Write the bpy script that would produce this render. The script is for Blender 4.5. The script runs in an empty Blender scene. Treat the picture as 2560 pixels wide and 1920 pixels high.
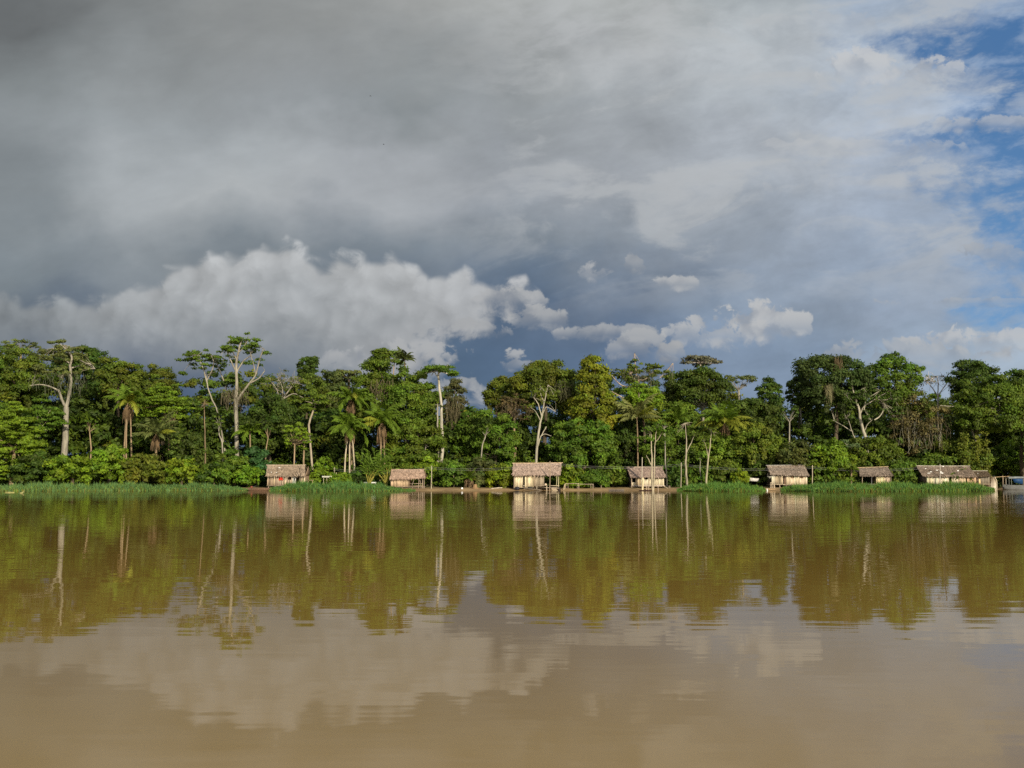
import bpy, math, random
import numpy as np
from mathutils import Vector

random.seed(7)
RNG = np.random.default_rng(11)
SC = bpy.context.scene
COL = SC.collection
CAM_H = 1.2
PITCH = math.atan((1207 - 960) / 2560)
CP, SP = math.cos(PITCH), math.sin(PITCH)
SUN_AZ, SUN_EL = math.radians(26), math.radians(21)   # sun behind the camera, to the right


def W(px, py, Y):
    """point of the place that stands Y metres away and shows at pixel px, py of the photograph"""
    a, b = (px - 1280) / 2560, (960 - py) / 2560
    t = Y / (CP - b * SP)
    return np.array([t * a, Y, CAM_H + t * (SP + b * CP)])


def mpp(Y):
    return Y / 2560 * 1.004


def sr(r, g, b):
    f = lambda c: (c / 255 / 12.92) if c / 255 <= .04045 else ((c / 255 + .055) / 1.055) ** 2.4
    return (f(r), f(g), f(b))


# ------------------------------------------------------------------ mesh collector
class MB:
    def __init__(s):
        s.V, s.F, s.C, s.n = [], [], [], 0

    def add(s, v, faces, col):
        """v (n,3); faces: list of int arrays (m,k); col (3,) or per-face (m,3)"""
        v = np.asarray(v, float)
        for f in (faces if isinstance(faces, list) else [faces]):
            f = np.asarray(f, int)
            s.F.append(f + s.n)
            c = np.asarray(col, float)
            s.C.append(np.broadcast_to(c, (len(f), 3)) if c.ndim == 1 else c)
        s.V.append(v)
        s.n += len(v)

    def quads(s, A, B, C, D, col):
        n = len(A)
        v = np.stack([A, B, C, D], 1).reshape(-1, 3)
        s.add(v, np.arange(4 * n).reshape(n, 4), col)

    def box(s, lo, hi, col, rot=None, jit=0):
        x0, y0, z0 = lo
        x1, y1, z1 = hi
        v = np.array([[x0, y0, z0], [x1, y0, z0], [x1, y1, z0], [x0, y1, z0], [x0, y0, z1], [x1, y0, z1], [x1, y1, z1], [x0, y1, z1]], float)
        if jit:
            v += RNG.normal(0, jit, v.shape)
        s.add(v, np.array([[0, 3, 2, 1], [4, 5, 6, 7], [0, 1, 5, 4], [1, 2, 6, 5], [2, 3, 7, 6], [3, 0, 4, 7]]), col)

    def bar(s, p, q, w, h, col):
        """box beam from p to q"""
        s.tube([p, q], [max(w, h) * .7, max(w, h) * .7], col, 4)

    def tube(s, pts, rad, col, k=6, caps=True):
        P = np.asarray(pts, float)
        n = len(P)
        R = np.broadcast_to(np.asarray(rad, float), (n,)) if np.ndim(rad) else np.full(n, float(rad))
        T = np.gradient(P, axis=0)
        T /= np.linalg.norm(T, axis=1, keepdims=True) + 1e-9
        up = np.array([0, 1.0, 0]) if abs(T[0][1]) < .9 else np.array([1.0, 0, 0])
        A = np.cross(T, up)
        A /= np.linalg.norm(A, axis=1, keepdims=True) + 1e-9
        B = np.cross(T, A)
        th = np.arange(k) / k * 2 * np.pi + .4
        v = P[:, None] + R[:, None, None] * (np.cos(th)[None, :, None] * A[:, None] + np.sin(th)[None, :, None] * B[:, None])
        i = np.arange(n - 1)[:, None] * k
        j = np.arange(k)[None]
        f = np.stack([i + j, i + (j + 1) % k, i + k + (j + 1) % k, i + k + j], -1).reshape(-1, 4)
        s.add(v.reshape(-1, 3), f, col)
        if caps:
            s.add(v[0], np.arange(k)[None, ::-1], col)
            s.add(v[-1], np.arange(k)[None], col)

    def grid(s, P, col):
        """P (a,b,3) surface"""
        a, b, _ = P.shape
        i = np.arange(a - 1)[:, None] * b
        j = np.arange(b - 1)[None]
        f = np.stack([i + j, i + j + 1, i + b + j + 1, i + b + j], -1).reshape(-1, 4)
        s.add(P.reshape(-1, 3), f, col)

    def build(s, name, mat, parent=None, smooth=False, origin=None):
        V = np.concatenate(s.V) if s.V else np.zeros((0, 3))
        if origin is not None:
            V = V - np.asarray(origin)
        me = bpy.data.meshes.new(name)
        me.vertices.add(len(V))
        me.vertices.foreach_set('co', V.astype(np.float32).ravel())
        loops = np.concatenate([f.ravel() for f in s.F])
        tot = np.concatenate([np.full(len(f), f.shape[1]) for f in s.F])
        me.loops.add(len(loops))
        me.loops.foreach_set('vertex_index', loops.astype(np.int32))
        me.polygons.add(len(tot))
        st = np.concatenate([[0], np.cumsum(tot)[:-1]])
        me.polygons.foreach_set('loop_start', st.astype(np.int32))
        me.polygons.foreach_set('loop_total', tot.astype(np.int32))
        if smooth:
            me.polygons.foreach_set('use_smooth', np.ones(len(tot), bool))
        c = np.concatenate(s.C)
        at = me.attributes.new('Col', 'FLOAT_COLOR', 'FACE')
        at.data.foreach_set('color', np.c_[np.clip(c, 0, 1), np.ones(len(c))].astype(np.float32).ravel())
        me.update(calc_edges=True)
        me.materials.append(mat)
        o = bpy.data.objects.new(name, me)
        COL.objects.link(o)
        if parent is not None:
            o.parent = parent
            o.location = (0, 0, 0)
        elif origin is not None:
            o.location = origin
        return o


def tag(o, label=None, cat=None, group=None, kind=None):
    if label: o['label'] = label
    if cat: o['category'] = cat
    if group: o['group'] = group
    if kind: o['kind'] = kind
    return o


def thing(name, loc, label, cat, group=None):
    o = bpy.data.objects.new(name, None)
    COL.objects.link(o)
    o.location = loc
    o.empty_display_size = .3
    return tag(o, label, cat, group)


# ------------------------------------------------------------------ materials
def new_mat(name):
    m = bpy.data.materials.new(name)
    m.use_nodes = True
    nt = m.node_tree
    nt.nodes.clear()
    out = nt.nodes.new('ShaderNodeOutputMaterial')
    return m, nt, out


def mat_attr(name, rough=.8, spec=.2, noise_scale=None, noise_amt=.4, stretch=(1, 1, 1), transl=0, bump=0):
    m, nt, out = new_mat(name)
    N, L = nt.nodes, nt.links
    at = N.new('ShaderNodeAttribute'); at.attribute_name = 'Col'
    col = at.outputs['Color']
    bs = N.new('ShaderNodeBsdfPrincipled')
    bs.inputs['Roughness'].default_value = rough
    bs.inputs['Specular IOR Level'].default_value = spec
    if noise_scale:
        tc = N.new('ShaderNodeTexCoord')
        mp = N.new('ShaderNodeMapping'); mp.inputs['Scale'].default_value = stretch
        L.new(tc.outputs['Object'], mp.inputs['Vector'])
        nz = N.new('ShaderNodeTexNoise'); nz.inputs['Scale'].default_value = noise_scale; nz.inputs['Detail'].default_value = 5
        L.new(mp.outputs[0], nz.inputs['Vector'])
        mr = N.new('ShaderNodeMapRange')
        mr.inputs['From Min'].default_value = .3; mr.inputs['From Max'].default_value = .7
        mr.inputs['To Min'].default_value = 1 - noise_amt; mr.inputs['To Max'].default_value = 1 + noise_amt
        L.new(nz.outputs['Fac'], mr.inputs['Value'])
        mx = N.new('ShaderNodeVectorMath'); mx.operation = 'SCALE'
        L.new(col, mx.inputs[0]); L.new(mr.outputs[0], mx.inputs['Scale'])
        col = mx.outputs[0]
        if bump:
            bp = N.new('ShaderNodeBump'); bp.inputs['Strength'].default_value = bump; bp.inputs['Distance'].default_value = .05
            L.new(nz.outputs['Fac'], bp.inputs['Height']); L.new(bp.outputs[0], bs.inputs['Normal'])
    L.new(col, bs.inputs['Base Color'])
    sh = bs.outputs[0]
    if transl:
        tr = N.new('ShaderNodeBsdfTranslucent')
        L.new(col, tr.inputs['Color'])
        mi = N.new('ShaderNodeMixShader'); mi.inputs[0].default_value = transl
        L.new(sh, mi.inputs[1]); L.new(tr.outputs[0], mi.inputs[2])
        sh = mi.outputs[0]
    L.new(sh, out.inputs['Surface'])
    return m


M_LEAF = mat_attr('leaf', .6, .25, transl=.30)
M_REED = mat_attr('reed_blade', .6, .25, transl=.25)
M_BARK = mat_attr('bark', .9, .1, 3.0, .35, (1, 1, .25))
M_WOOD = mat_attr('weathered_boards', .85, .15, 6.0, .45, (1.5, 1.5, .12))
M_THATCH = mat_attr('palm_thatch', .95, .05, 2.2, .35, (1, 1, 1))
M_PAINT = mat_attr('worn_paint', .6, .3, 2.0, .22)
M_CLOTH = mat_attr('cloth', .9, .1, 4.0, .2)


def mat_ground():
    m, nt, out = new_mat('river_bank_soil')
    N, L = nt.nodes, nt.links
    tc = N.new('ShaderNodeTexCoord')
    nz = N.new('ShaderNodeTexNoise'); nz.inputs['Scale'].default_value = .35; nz.inputs['Detail'].default_value = 6
    L.new(tc.outputs['Object'], nz.inputs['Vector'])
    rp = N.new('ShaderNodeValToRGB')
    e = rp.color_ramp.elements
    e[0].position = .3; e[0].color = (.21, .14, .075, 1)
    e[1].position = .7; e[1].color = (.40, .28, .145, 1)
    L.new(nz.outputs['Fac'], rp.inputs[0])
    # leaf litter takes over higher up the bank
    sx = N.new('ShaderNodeSeparateXYZ'); L.new(tc.outputs['Object'], sx.inputs[0])
    n2 = N.new('ShaderNodeTexNoise'); n2.inputs['Scale'].default_value = .8; n2.inputs['Detail'].default_value = 4
    L.new(tc.outputs['Object'], n2.inputs['Vector'])
    ad = N.new('ShaderNodeMath'); ad.operation = 'MULTIPLY_ADD'; ad.inputs[1].default_value = .5
    L.new(n2.outputs['Fac'], ad.inputs[0]); L.new(sx.outputs['Z'], ad.inputs[2])
    mr = N.new('ShaderNodeMapRange'); mr.inputs['From Min'].default_value = .55; mr.inputs['From Max'].default_value = .85
    L.new(ad.outputs[0], mr.inputs['Value'])
    mx = N.new('ShaderNodeMix'); mx.data_type = 'RGBA'
    L.new(mr.outputs[0], mx.inputs[0]); L.new(rp.outputs[0], mx.inputs[6]); mx.inputs[7].default_value = (.045, .05, .018, 1)
    bs = N.new('ShaderNodeBsdfPrincipled'); bs.inputs['Roughness'].default_value = .9; bs.inputs['Specular IOR Level'].default_value = .15
    L.new(mx.outputs[2], bs.inputs['Base Color'])
    bp = N.new('ShaderNodeBump'); bp.inputs['Strength'].default_value = .5; bp.inputs['Distance'].default_value = .08
    L.new(n2.outputs['Fac'], bp.inputs['Height']); L.new(bp.outputs[0], bs.inputs['Normal'])
    L.new(bs.outputs[0], out.inputs['Surface'])
    return m


def mat_water():
    m, nt, out = new_mat('muddy_river_water')
    N, L = nt.nodes, nt.links
    tc = N.new('ShaderNodeTexCoord')

    def noise(scale, sx, sy, det, rough=.5):
        mp = N.new('ShaderNodeMapping'); mp.inputs['Scale'].default_value = (sx, sy, 1)
        L.new(tc.outputs['Object'], mp.inputs['Vector'])
        z = N.new('ShaderNodeTexNoise'); z.inputs['Scale'].default_value = scale; z.inputs['Detail'].default_value = det
        z.inputs['Roughness'].default_value = rough
        L.new(mp.outputs[0], z.inputs['Vector'])
        return z.outputs['Fac']
    silt = noise(.03, .4, 1, 4)
    rp = N.new('ShaderNodeValToRGB')
    e = rp.color_ramp.elements
    e[0].position = .3; e[0].color = (.290, .186, .040, 1)
    e[1].position = .7; e[1].color = (.322, .208, .047, 1)
    L.new(silt, rp.inputs[0])
    bs = N.new('ShaderNodeBsdfDiffuse')
    L.new(rp.outputs[0], bs.inputs['Color'])
    gl = N.new('ShaderNodeBsdfGlossy'); gl.inputs['Roughness'].default_value = .025
    fr = N.new('ShaderNodeFresnel'); fr.inputs['IOR'].default_value = 1.50
    mxs = N.new('ShaderNodeMixShader')
    L.new(fr.outputs[0], mxs.inputs[0]); L.new(bs.outputs[0], mxs.inputs[1]); L.new(gl.outputs[0], mxs.inputs[2])
    # gentle ripples: short wavelets in wind patches, and slow long undulations
    small = noise(2.6, .30, 1, 2)
    mid = noise(.75, .22, 1, 1.5)
    longw = noise(.14, .45, 1, 1)
    patch = noise(.035, .30, 1, 3)
    pm = N.new('ShaderNodeMapRange'); pm.inputs['From Min'].default_value = .40; pm.inputs['From Max'].default_value = .64
    pm.inputs['To Min'].default_value = .25; pm.inputs['To Max'].default_value = 1.15
    L.new(patch, pm.inputs['Value'])
    prev = None
    for src, dist, patchy in ((small, .0055, True), (mid, .0062, True), (longw, .008, False)):
        h = src
        if patchy:
            ml = N.new('ShaderNodeMath'); ml.operation = 'MULTIPLY'
            L.new(src, ml.inputs[0]); L.new(pm.outputs[0], ml.inputs[1]); h = ml.outputs[0]
        b2 = N.new('ShaderNodeBump'); b2.inputs['Strength'].default_value = 1; b2.inputs['Distance'].default_value = dist
        L.new(h, b2.inputs['Height'])
        if prev: L.new(prev, b2.inputs['Normal'])
        prev = b2.outputs[0]
    L.new(b2.outputs[0], gl.inputs['Normal'])
    L.new(mxs.outputs[0], out.inputs['Surface'])
    return m


# ------------------------------------------------------------------ sky
class E:
    nt = None

    def __init__(s, v): s.v = v

    @staticmethod
    def math(op, *a):
        n = E.nt.nodes.new('ShaderNodeMath'); n.operation = op
        for i, x in enumerate(a):
            x = x.v if isinstance(x, E) else x
            if isinstance(x, (int, float)): n.inputs[i].default_value = x
            else: E.nt.links.new(x, n.inputs[i])
        return E(n.outputs[0])
    def __add__(s, o): return E.math('ADD', s, o)
    __radd__ = __add__
    def __sub__(s, o): return E.math('SUBTRACT', s, o)
    def __rsub__(s, o): return E.math('SUBTRACT', o, s)
    def __mul__(s, o): return E.math('MULTIPLY', s, o)
    __rmul__ = __mul__
    def __truediv__(s, o): return E.math('DIVIDE', s, o)


def emax(a, b): return E.math('MAXIMUM', a, b)
def emin(a, b): return E.math('MINIMUM', a, b)


def remap(x, a, b, c=0., d=1., smooth=True):
    n = E.nt.nodes.new('ShaderNodeMapRange')
    n.interpolation_type = 'SMOOTHSTEP' if smooth else 'LINEAR'
    E.nt.links.new(x.v, n.inputs['Value'])
    for k, v in zip(('From Min', 'From Max', 'To Min', 'To Max'), (a, b, c, d)):
        n.inputs[k].default_value = v
    return E(n.outputs[0])


def enoise(u, v, su, sv, det=5, rough=.5, seed=0., dist=0.):
    c = E.nt.nodes.new('ShaderNodeCombineXYZ')
    E.nt.links.new((u * su + seed * 1.37).v, c.inputs[0]); E.nt.links.new((v * sv + seed * 2.11).v, c.inputs[1])
    n = E.nt.nodes.new('ShaderNodeTexNoise'); n.noise_dimensions = '2D'
    n.inputs['Scale'].default_value = 1; n.inputs['Detail'].default_value = det
    n.inputs['Roughness'].default_value = rough; n.inputs['Distortion'].default_value = dist
    E.nt.links.new(c.outputs[0], n.inputs['Vector'])
    return E(n.outputs['Fac']) - .5


def evoro(u, v, sc, seed=0., smooth=.35):
    c = E.nt.nodes.new('ShaderNodeCombineXYZ')
    E.nt.links.new((u + seed * .137).v, c.inputs[0]); E.nt.links.new((v + seed * .211).v, c.inputs[1])
    n = E.nt.nodes.new('ShaderNodeTexVoronoi'); n.voronoi_dimensions = '2D'; n.feature = 'SMOOTH_F1'; n.inputs['Scale'].default_value = sc
    n.inputs['Smoothness'].default_value = smooth
    E.nt.links.new(c.outputs[0], n.inputs['Vector'])
    return .40 - E(n.outputs['Distance'])


def ecurve(x, x0, x1, pts):
    """piecewise curve through pts [(x, y)]"""
    ys = [p[1] for p in pts]
    y0, y1 = min(ys) - 1e-3, max(ys) + 1e-3
    n = E.nt.nodes.new('ShaderNodeFloatCurve')
    cv = n.mapping.curves[0]
    P = [((p[0] - x0) / (x1 - x0), (p[1] - y0) / (y1 - y0)) for p in pts]
    cv.points[0].location = P[0]; cv.points[1].location = P[-1]
    for p in P[1:-1]: cv.points.new(*p)
    for p in cv.points: p.handle_type = 'VECTOR'
    n.mapping.update()
    t = remap(x, x0, x1, smooth=False)
    E.nt.links.new(t.v, n.inputs['Value'])
    return E(n.outputs[0]) * (y1 - y0) + y0


def ecol(c):
    n = E.nt.nodes.new('ShaderNodeRGB'); n.outputs[0].default_value = (*c, 1)
    return n.outputs[0]


def emix(f, a, b):
    n = E.nt.nodes.new('ShaderNodeMix'); n.data_type = 'RGBA'
    E.nt.links.new(f.v, n.inputs[0]); E.nt.links.new(a, n.inputs[6]); E.nt.links.new(b, n.inputs[7])
    return n.outputs[2]


def escale(c, f):
    n = E.nt.nodes.new('ShaderNodeVectorMath'); n.operation = 'SCALE'
    E.nt.links.new(c, n.inputs[0])
    if isinstance(f, E): E.nt.links.new(f.v, n.inputs['Scale'])
    else: n.inputs['Scale'].default_value = f
    return n.outputs[0]


def UV(px, py):
    """photo pixel -> (x/y, z/y) of the sky direction"""
    a, b = (px - 1280) / 2560, (960 - py) / 2560
    d = CP - b * SP
    return a / d, (SP + b * CP) / d


def UV2(x, y):   # coordinates read off a 2212-wide view
    return UV(x * 2560 / 2212, y * 2560 / 2212)


SKY = 0.1


def build_sky():
    w = bpy.data.worlds.new("World")
    SC.world = w
    w.use_nodes = True
    nt = w.node_tree
    nt.nodes.clear()
    E.nt = nt
    N, L = nt.nodes, nt.links
    out = N.new('ShaderNodeOutputWorld'); bg = N.new('ShaderNodeBackground')
    bg.inputs['Strength'].default_value = SKY
    L.new(bg.outputs[0], out.inputs[0])
    tc = N.new('ShaderNodeTexCoord'); sp = N.new('ShaderNodeSeparateXYZ')
    L.new(tc.outputs['Generated'], sp.inputs[0])
    x, y, z = (E(sp.outputs[i]) for i in range(3))
    yc = emax(y, .25)
    u, v = x / yc, emax(z, 0.) / yc
    sky = N.new('ShaderNodeTexSky'); sky.sky_type = 'NISHITA'; sky.sun_disc = False
    sky.sun_elevation = SUN_EL; sky.sun_rotation = math.pi - SUN_AZ
    sky.air_density = 1.0; sky.dust_density = .3; sky.ozone_density = 1.5

    # --- the grey cloud deck: colour over the sky, soft, warped by slow noise
    n1 = enoise(u, v, 5, 7, 4, .55, 3.1)
    n2 = enoise(u, v, 5, 7, 4, .55, 9.7)
    n3 = enoise(u, v, 13, 17, 4, .55, 71.0)
    wu, wv = u + n1 * .20 + n3 * .05, v + n2 * .11 + n3 * .05 - u * .03
    rows = [  # photo y, then colours at x = 0, 320 ... 2560
        (900, [(92, 106, 124), (76, 92, 114), (80, 96, 118), (84, 104, 126), (86, 105, 128), (100, 117, 140), (132, 148, 168), (150, 164, 180), (166, 178, 190)]),
        (800, [(100, 110, 121), (90, 103, 119), (92, 105, 121), (92, 108, 125), (90, 107, 128), (104, 118, 137), (136, 149, 165), (150, 162, 178), (154, 169, 188)]),
        (690, [(124, 132, 137), (128, 135, 141), (120, 128, 135), (112, 122, 133), (108, 121, 136), (126, 136, 149), (146, 156, 169), (150, 162, 178), (152, 166, 185)]),
        (600, [(130, 137, 141), (138, 144, 148), (130, 137, 142), (124, 132, 139), (130, 138, 146), (142, 149, 157), (154, 162, 172), (156, 166, 180), (154, 169, 188)]),
        (450, [(132, 137, 139), (168, 171, 172), (172, 174, 174), (168, 170, 172), (158, 161, 165), (165, 168, 172), (173, 177, 182), (170, 179, 192), (160, 175, 195)]),
        (370, [(134, 139, 141), (168, 171, 172), (166, 169, 170), (164, 166, 168), (152, 155, 158), (162, 165, 168), (172, 176, 181), (172, 180, 191), (160, 176, 198)]),
        (260, [(140, 144, 145), (156, 160, 161), (149, 152, 153), (138, 142, 143), (149, 152, 153), (164, 167, 169), (177, 181, 184), (174, 182, 192), (158, 175, 198)]),
        (150, [(130, 134, 134), (146, 149, 149), (145, 147, 147), (145, 147, 146), (165, 166, 164), (178, 179, 179), (183, 186, 188), (176, 183, 191), (158, 175, 197)]),
        (0, [(106, 108, 108), (128, 130, 129), (143, 144, 142), (160, 160, 157), (171, 171, 167), (176, 177, 174), (168, 173, 175), (150, 164, 182), (145, 163, 188)]),
    ]
    col = None
    u0, u1 = UV(0, 400)[0], UV(2560, 400)[0]
    t = remap(wu, u0, u1, smooth=False)
    pv = None
    for py, cs in rows:
        rp = N.new('ShaderNodeValToRGB'); rp.color_ramp.interpolation = 'EASE'
        els = rp.color_ramp.elements
        while len(els) < len(cs): els.new(.5)
        for i, c in enumerate(cs):
            els[i].position = i / (len(cs) - 1); els[i].color = (*sr(*c), 1)
        L.new(t.v, rp.inputs[0])
        vv = UV(1280, py)[1]
        col = rp.outputs[0] if col is None else emix(remap(wv, pv, vv, smooth=False), col, rp.outputs[0])
        pv = vv
    # streaks that rise gently to the right, and softer billows
    st = enoise(u + v * .9, v - u * .30, 4.5, 20, 6, .6, 1.3, .4)
    bl = enoise(u, v, 8, 13, 6, .6, 5.5, .3)
    bt = enoise(u, v - u * .1, 22, 40, 5, .6, 15.5, .2)
    right = remap(u, -.25, .25, .6, 1.25)
    col = escale(col, (st * .26 + bl * .38 + bt * .18) * right + 1.02)
    cool = N.new('ShaderNodeMix'); cool.data_type = 'RGBA'; cool.blend_type = 'MULTIPLY'; cool.inputs[0].default_value = 1
    L.new(col, cool.inputs[6]); cool.inputs[7].default_value = (.965, 1.0, 1.035, 1)
    col = cool.outputs[2]
    # pale heaps and rolls in the brighter half of the deck
    hn = enoise(u + bl * .05, v - u * .10, 6.5, 17, 6, .58, 61.0, .5)
    hm = remap(hn + bt * .30, -.04, .17) * remap(u, -.12, .10) * remap(v, .15, .26) * .58
    col = emix(hm, col, ecol(sr(184, 187, 189)))
    dm = remap(hn + bt * .2, -.02, -.20) * remap(u, -.05, .2) * remap(v, .10, .2) * .16
    col = emix(dm, col, ecol(sr(128, 136, 146)))

    # --- blue holes
    wn = enoise(u + v * .5, v - u * .22, 8, 17, 7, .62, 12.3, .15)
    w2 = enoise(u + v * .3, v - u * .30, 17, 38, 6, .6, 41.3, .2)
    bx = [(0, 2300), (40, 2090), (80, 1900), (110, 1880), (170, 2090), (230, 2050), (300, 1990), (340, 2020), (430, 2040), (480, 2090), (540, 2140), (600, 2190), (640, 2150), (670, 2040), (700, 2090), (725, 2250), (780, 2400)]
    pts = sorted([(UV2(1900, yy)[1], UV2(xx, yy)[0]) for yy, xx in bx])
    ub = ecurve(v, pts[0][0], pts[-1][0], pts)
    blue = remap(u - ub + wn * .30 + w2 * .07, -.03, .05) * remap(w2 + wn * .8, -.10, .26, 1.0, .35)
    bcol = emix(remap(v, 0, .45), ecol(sr(100, 156, 210)), ecol(sr(66, 112, 164)))
    nb = N.new('ShaderNodeMix'); nb.data_type = 'RGBA'; nb.inputs[0].default_value = .85
    L.new(escale(sky.outputs[0], SKY), nb.inputs[6]); L.new(bcol, nb.inputs[7])
    col = emix(blue * .97, col, nb.outputs[2])

    # --- heaped clouds in front of the deck
    e1 = enoise(u, v, 30, 34, 7, .6, 21.0, .3)      # ragged edge
    e2 = enoise(u, v, 9, 11, 3, .5, 33.0)
    e3 = enoise(u, v, 75, 85, 4, .6, 51.0, .4)
    uw, vw = u + e1 * .02 + e2 * .03, v + e1 * .014
    g1 = evoro(uw, vw, 24, 2.0)                     # cauliflower heads
    g2 = evoro(uw, vw, 58, 7.0)
    lump = g1 * .55 + g2 * .30 + e1 * .5
    us, vs = uw + .011, vw + .013                   # the same heads seen a step towards the light
    lit_ = lump - (evoro(us, vs, 24, 2.0) * .55 + evoro(us, vs, 58, 7.0) * .30 + enoise(u + .011, v + .013, 30, 34, 4, .6, 21.0, .3) * .5)
    top = [(-700, 700), (-200, 640), (0, 632), (60, 645), (150, 650), (230, 640), (300, 617), (365, 592), (400, 565), (430, 556), (480, 556), (510, 545), (560, 528), (600, 522), (650, 534), (685, 552), (730, 547), (800, 560), (850, 550), (890, 575), (940, 592), (985, 585), (1003, 568), (1025, 592), (1060, 604), (1100, 603), (1135, 600), (1160, 625), (1300, 690)]
    tp = [(UV2(a, b)[0], UV2(a, b)[1]) for a, b in top]
    vt = ecurve(u, tp[0][0], tp[-1][0], tp)
    rt = [(500, 1180), (590, 1172), (615, 1125), (650, 1095), (690, 1110), (715, 1010), (740, 955), (770, 935), (800, 950), (830, 985), (870, 1010), (950, 1010)]
    rr = sorted([(UV2(a, b)[1], UV2(a, b)[0]) for b, a in rt])
    ur = ecurve(v, rr[0][0], rr[-1][0], rr)
    cumA = remap(vt - v + g1 * .016 + g2 * .012 + e1 * .014, -.003, .011) * remap(ur - u + lump * .09 + e2 * .05 + e1 * .05 + e3 * .05, -.020, .030)
    base = ecurve(u, UV2(-300, 0)[0], UV2(1300, 0)[0], [(UV2(a, 0)[0], UV2(600, b)[1]) for a, b in
                  [(-300, 760), (0, 745), (300, 750), (550, 770), (680, 790), (760, 800), (900, 860), (1300, 860)]])
    cumA = cumA * remap(v - base + e2 * .06 + e1 * .02, -.05, .035)
    depth = vt - v
    shA = remap(depth + e2 * .06 - lump * .05, 0, .12)
    colA = emix(shA, ecol(sr(178, 181, 183)), ecol(sr(143, 148, 152)))
    colA = emix(remap(depth + lump * .02, .035, .0) * .5, colA, ecol(sr(190, 192, 193)))
    colA = emix(remap(u, UV2(560, 0)[0], UV2(0, 0)[0]), colA, ecol(sr(136, 142, 146)))
    # brighter flank where the cloud ends, towards the middle of the river
    colA = emix(remap(ur - u, .14, .0) * .7, colA, ecol(sr(172, 174, 177)))
    colA = escale(colA, lit_ * remap(depth, .13, .0, .05, .40) + lump * .05 + e2 * .30 + bl * .26 + e1 * .10 + 1.0)
    col = emix(cumA * .96, col, colA)
    puffs = [  # cx, cy, rx, ry, opacity, brightness
        (1280, 592, 52, 36, .85, 180), (1366, 573, 26, 32, .6, 168), (1466, 614, 62, 23, .85, 180), (1165, 694, 78, 34, .85, 170), (1095, 655, 90, 34, .8, 172), (1020, 715, 95, 30, .75, 166),
        (1310, 722, 120, 28, .75, 172), (1378, 756, 82, 42, .75, 172), (1130, 786, 85, 34, .85, 176), (1555, 722, 112, 52, .9, 182),
        (1652, 706, 104, 64, .95, 186), (860, 778, 185, 44, .85, 172), (1445, 765, 36, 30, .6, 162), (980, 838, 70, 30, .65, 168), (930, 800, 60, 44, .7, 168),
        (1890, 154, 130, 58, .8, 196), (2000, 158, 100, 42, .7, 194), (2140, 272, 120, 26, .55, 188), (1850, 322, 280, 26, .35, 190), (1900, 410, 240, 34, .25, 186),
        (2150, 742, 190, 40, .8, 190), (1960, 772, 220, 40, .55, 176), (2180, 560, 130, 36, .4, 168), (2080, 655, 160, 16, .4, 174), (1780, 60, 200, 40, .3, 186)]
    for i, (cx, cy, rx, ry, op, br) in enumerate(puffs):
        cu, cv = UV2(cx, cy)
        ru, rv = rx / 2212 * 1.08, ry / 2212 * 1.1
        du, dv = (u - cu + e2 * ru * .5) / ru, (v - cv) / rv
        dv = emax(dv, dv * -1.35)          # flatter undersides
        soft = 1.6 if br < 186 else 1.1
        q = 1.0 - du * du - dv * dv + lump * 1.25 + e1 * 1.7 + e3 * 1.0 + e2 * .5 - .28
        up = remap((v - cv) / rv, -.6, .5)
        m = emax(remap(q, -.05, .28) * up, remap(q, -.1, 1.0) * (1.0 - up)) * op
        lit = remap((v - cv) / rv * .8 + lump * 1.2 + lit_ * 3.0 + e2, -.9, .7)
        hi, lo = (br, br + 2, br + 4), (br - 34, br - 28, br - 19)
        col = emix(m, col, emix(lit, ecol(sr(*lo)), ecol(sr(*hi))))
    # behind and beside the viewer: broken cloud on clear sky, brightened to lift tree shadows
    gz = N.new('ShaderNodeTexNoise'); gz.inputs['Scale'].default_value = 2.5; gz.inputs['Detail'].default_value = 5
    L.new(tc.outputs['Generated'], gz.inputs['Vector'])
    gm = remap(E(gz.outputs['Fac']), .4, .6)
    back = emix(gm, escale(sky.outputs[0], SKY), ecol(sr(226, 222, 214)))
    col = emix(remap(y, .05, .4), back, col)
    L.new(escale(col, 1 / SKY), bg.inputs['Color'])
    w.cycles.sampling_method = 'MANUAL'
    w.cycles.sample_map_resolution = 512


def build_light_camera():
    S = Vector((math.sin(SUN_AZ) * math.cos(SUN_EL), -math.cos(SUN_AZ) * math.cos(SUN_EL), math.sin(SUN_EL)))
    ld = bpy.data.lights.new('sun', 'SUN')
    ld.energy = 4.9; ld.angle = math.radians(.5); ld.color = (1, .885, .67)
    lo = bpy.data.objects.new('sun', ld); COL.objects.link(lo)
    lo.rotation_euler = (-S).to_track_quat('-Z', 'Y').to_euler()
    lo.location = (60, -80, 60)
    cd = bpy.data.cameras.new('camera')
    cd.lens = 36; cd.sensor_width = 36; cd.sensor_fit = 'HORIZONTAL'
    cd.clip_start = .1; cd.clip_end = 20000
    co = bpy.data.objects.new('camera', cd); COL.objects.link(co)
    co.location = (0, 0, CAM_H)
    co.rotation_euler = (math.pi / 2 + PITCH, 0, 0)
    SC.camera = co
    SC.view_settings.view_transform = 'Standard'
    SC.view_settings.look = 'None'
    SC.view_settings.exposure = 0
    SC.view_settings.gamma = 1
    SC.cycles.use_denoising = False
    SC.cycles.max_bounces = 5
    SC.cycles.diffuse_bounces = 2
    SC.cycles.glossy_bounces = 3
    SC.cycles.transmission_bounces = 2
    SC.cycles.transparent_max_bounces = 4
    SC.cycles.sample_clamp_indirect = 4


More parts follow.
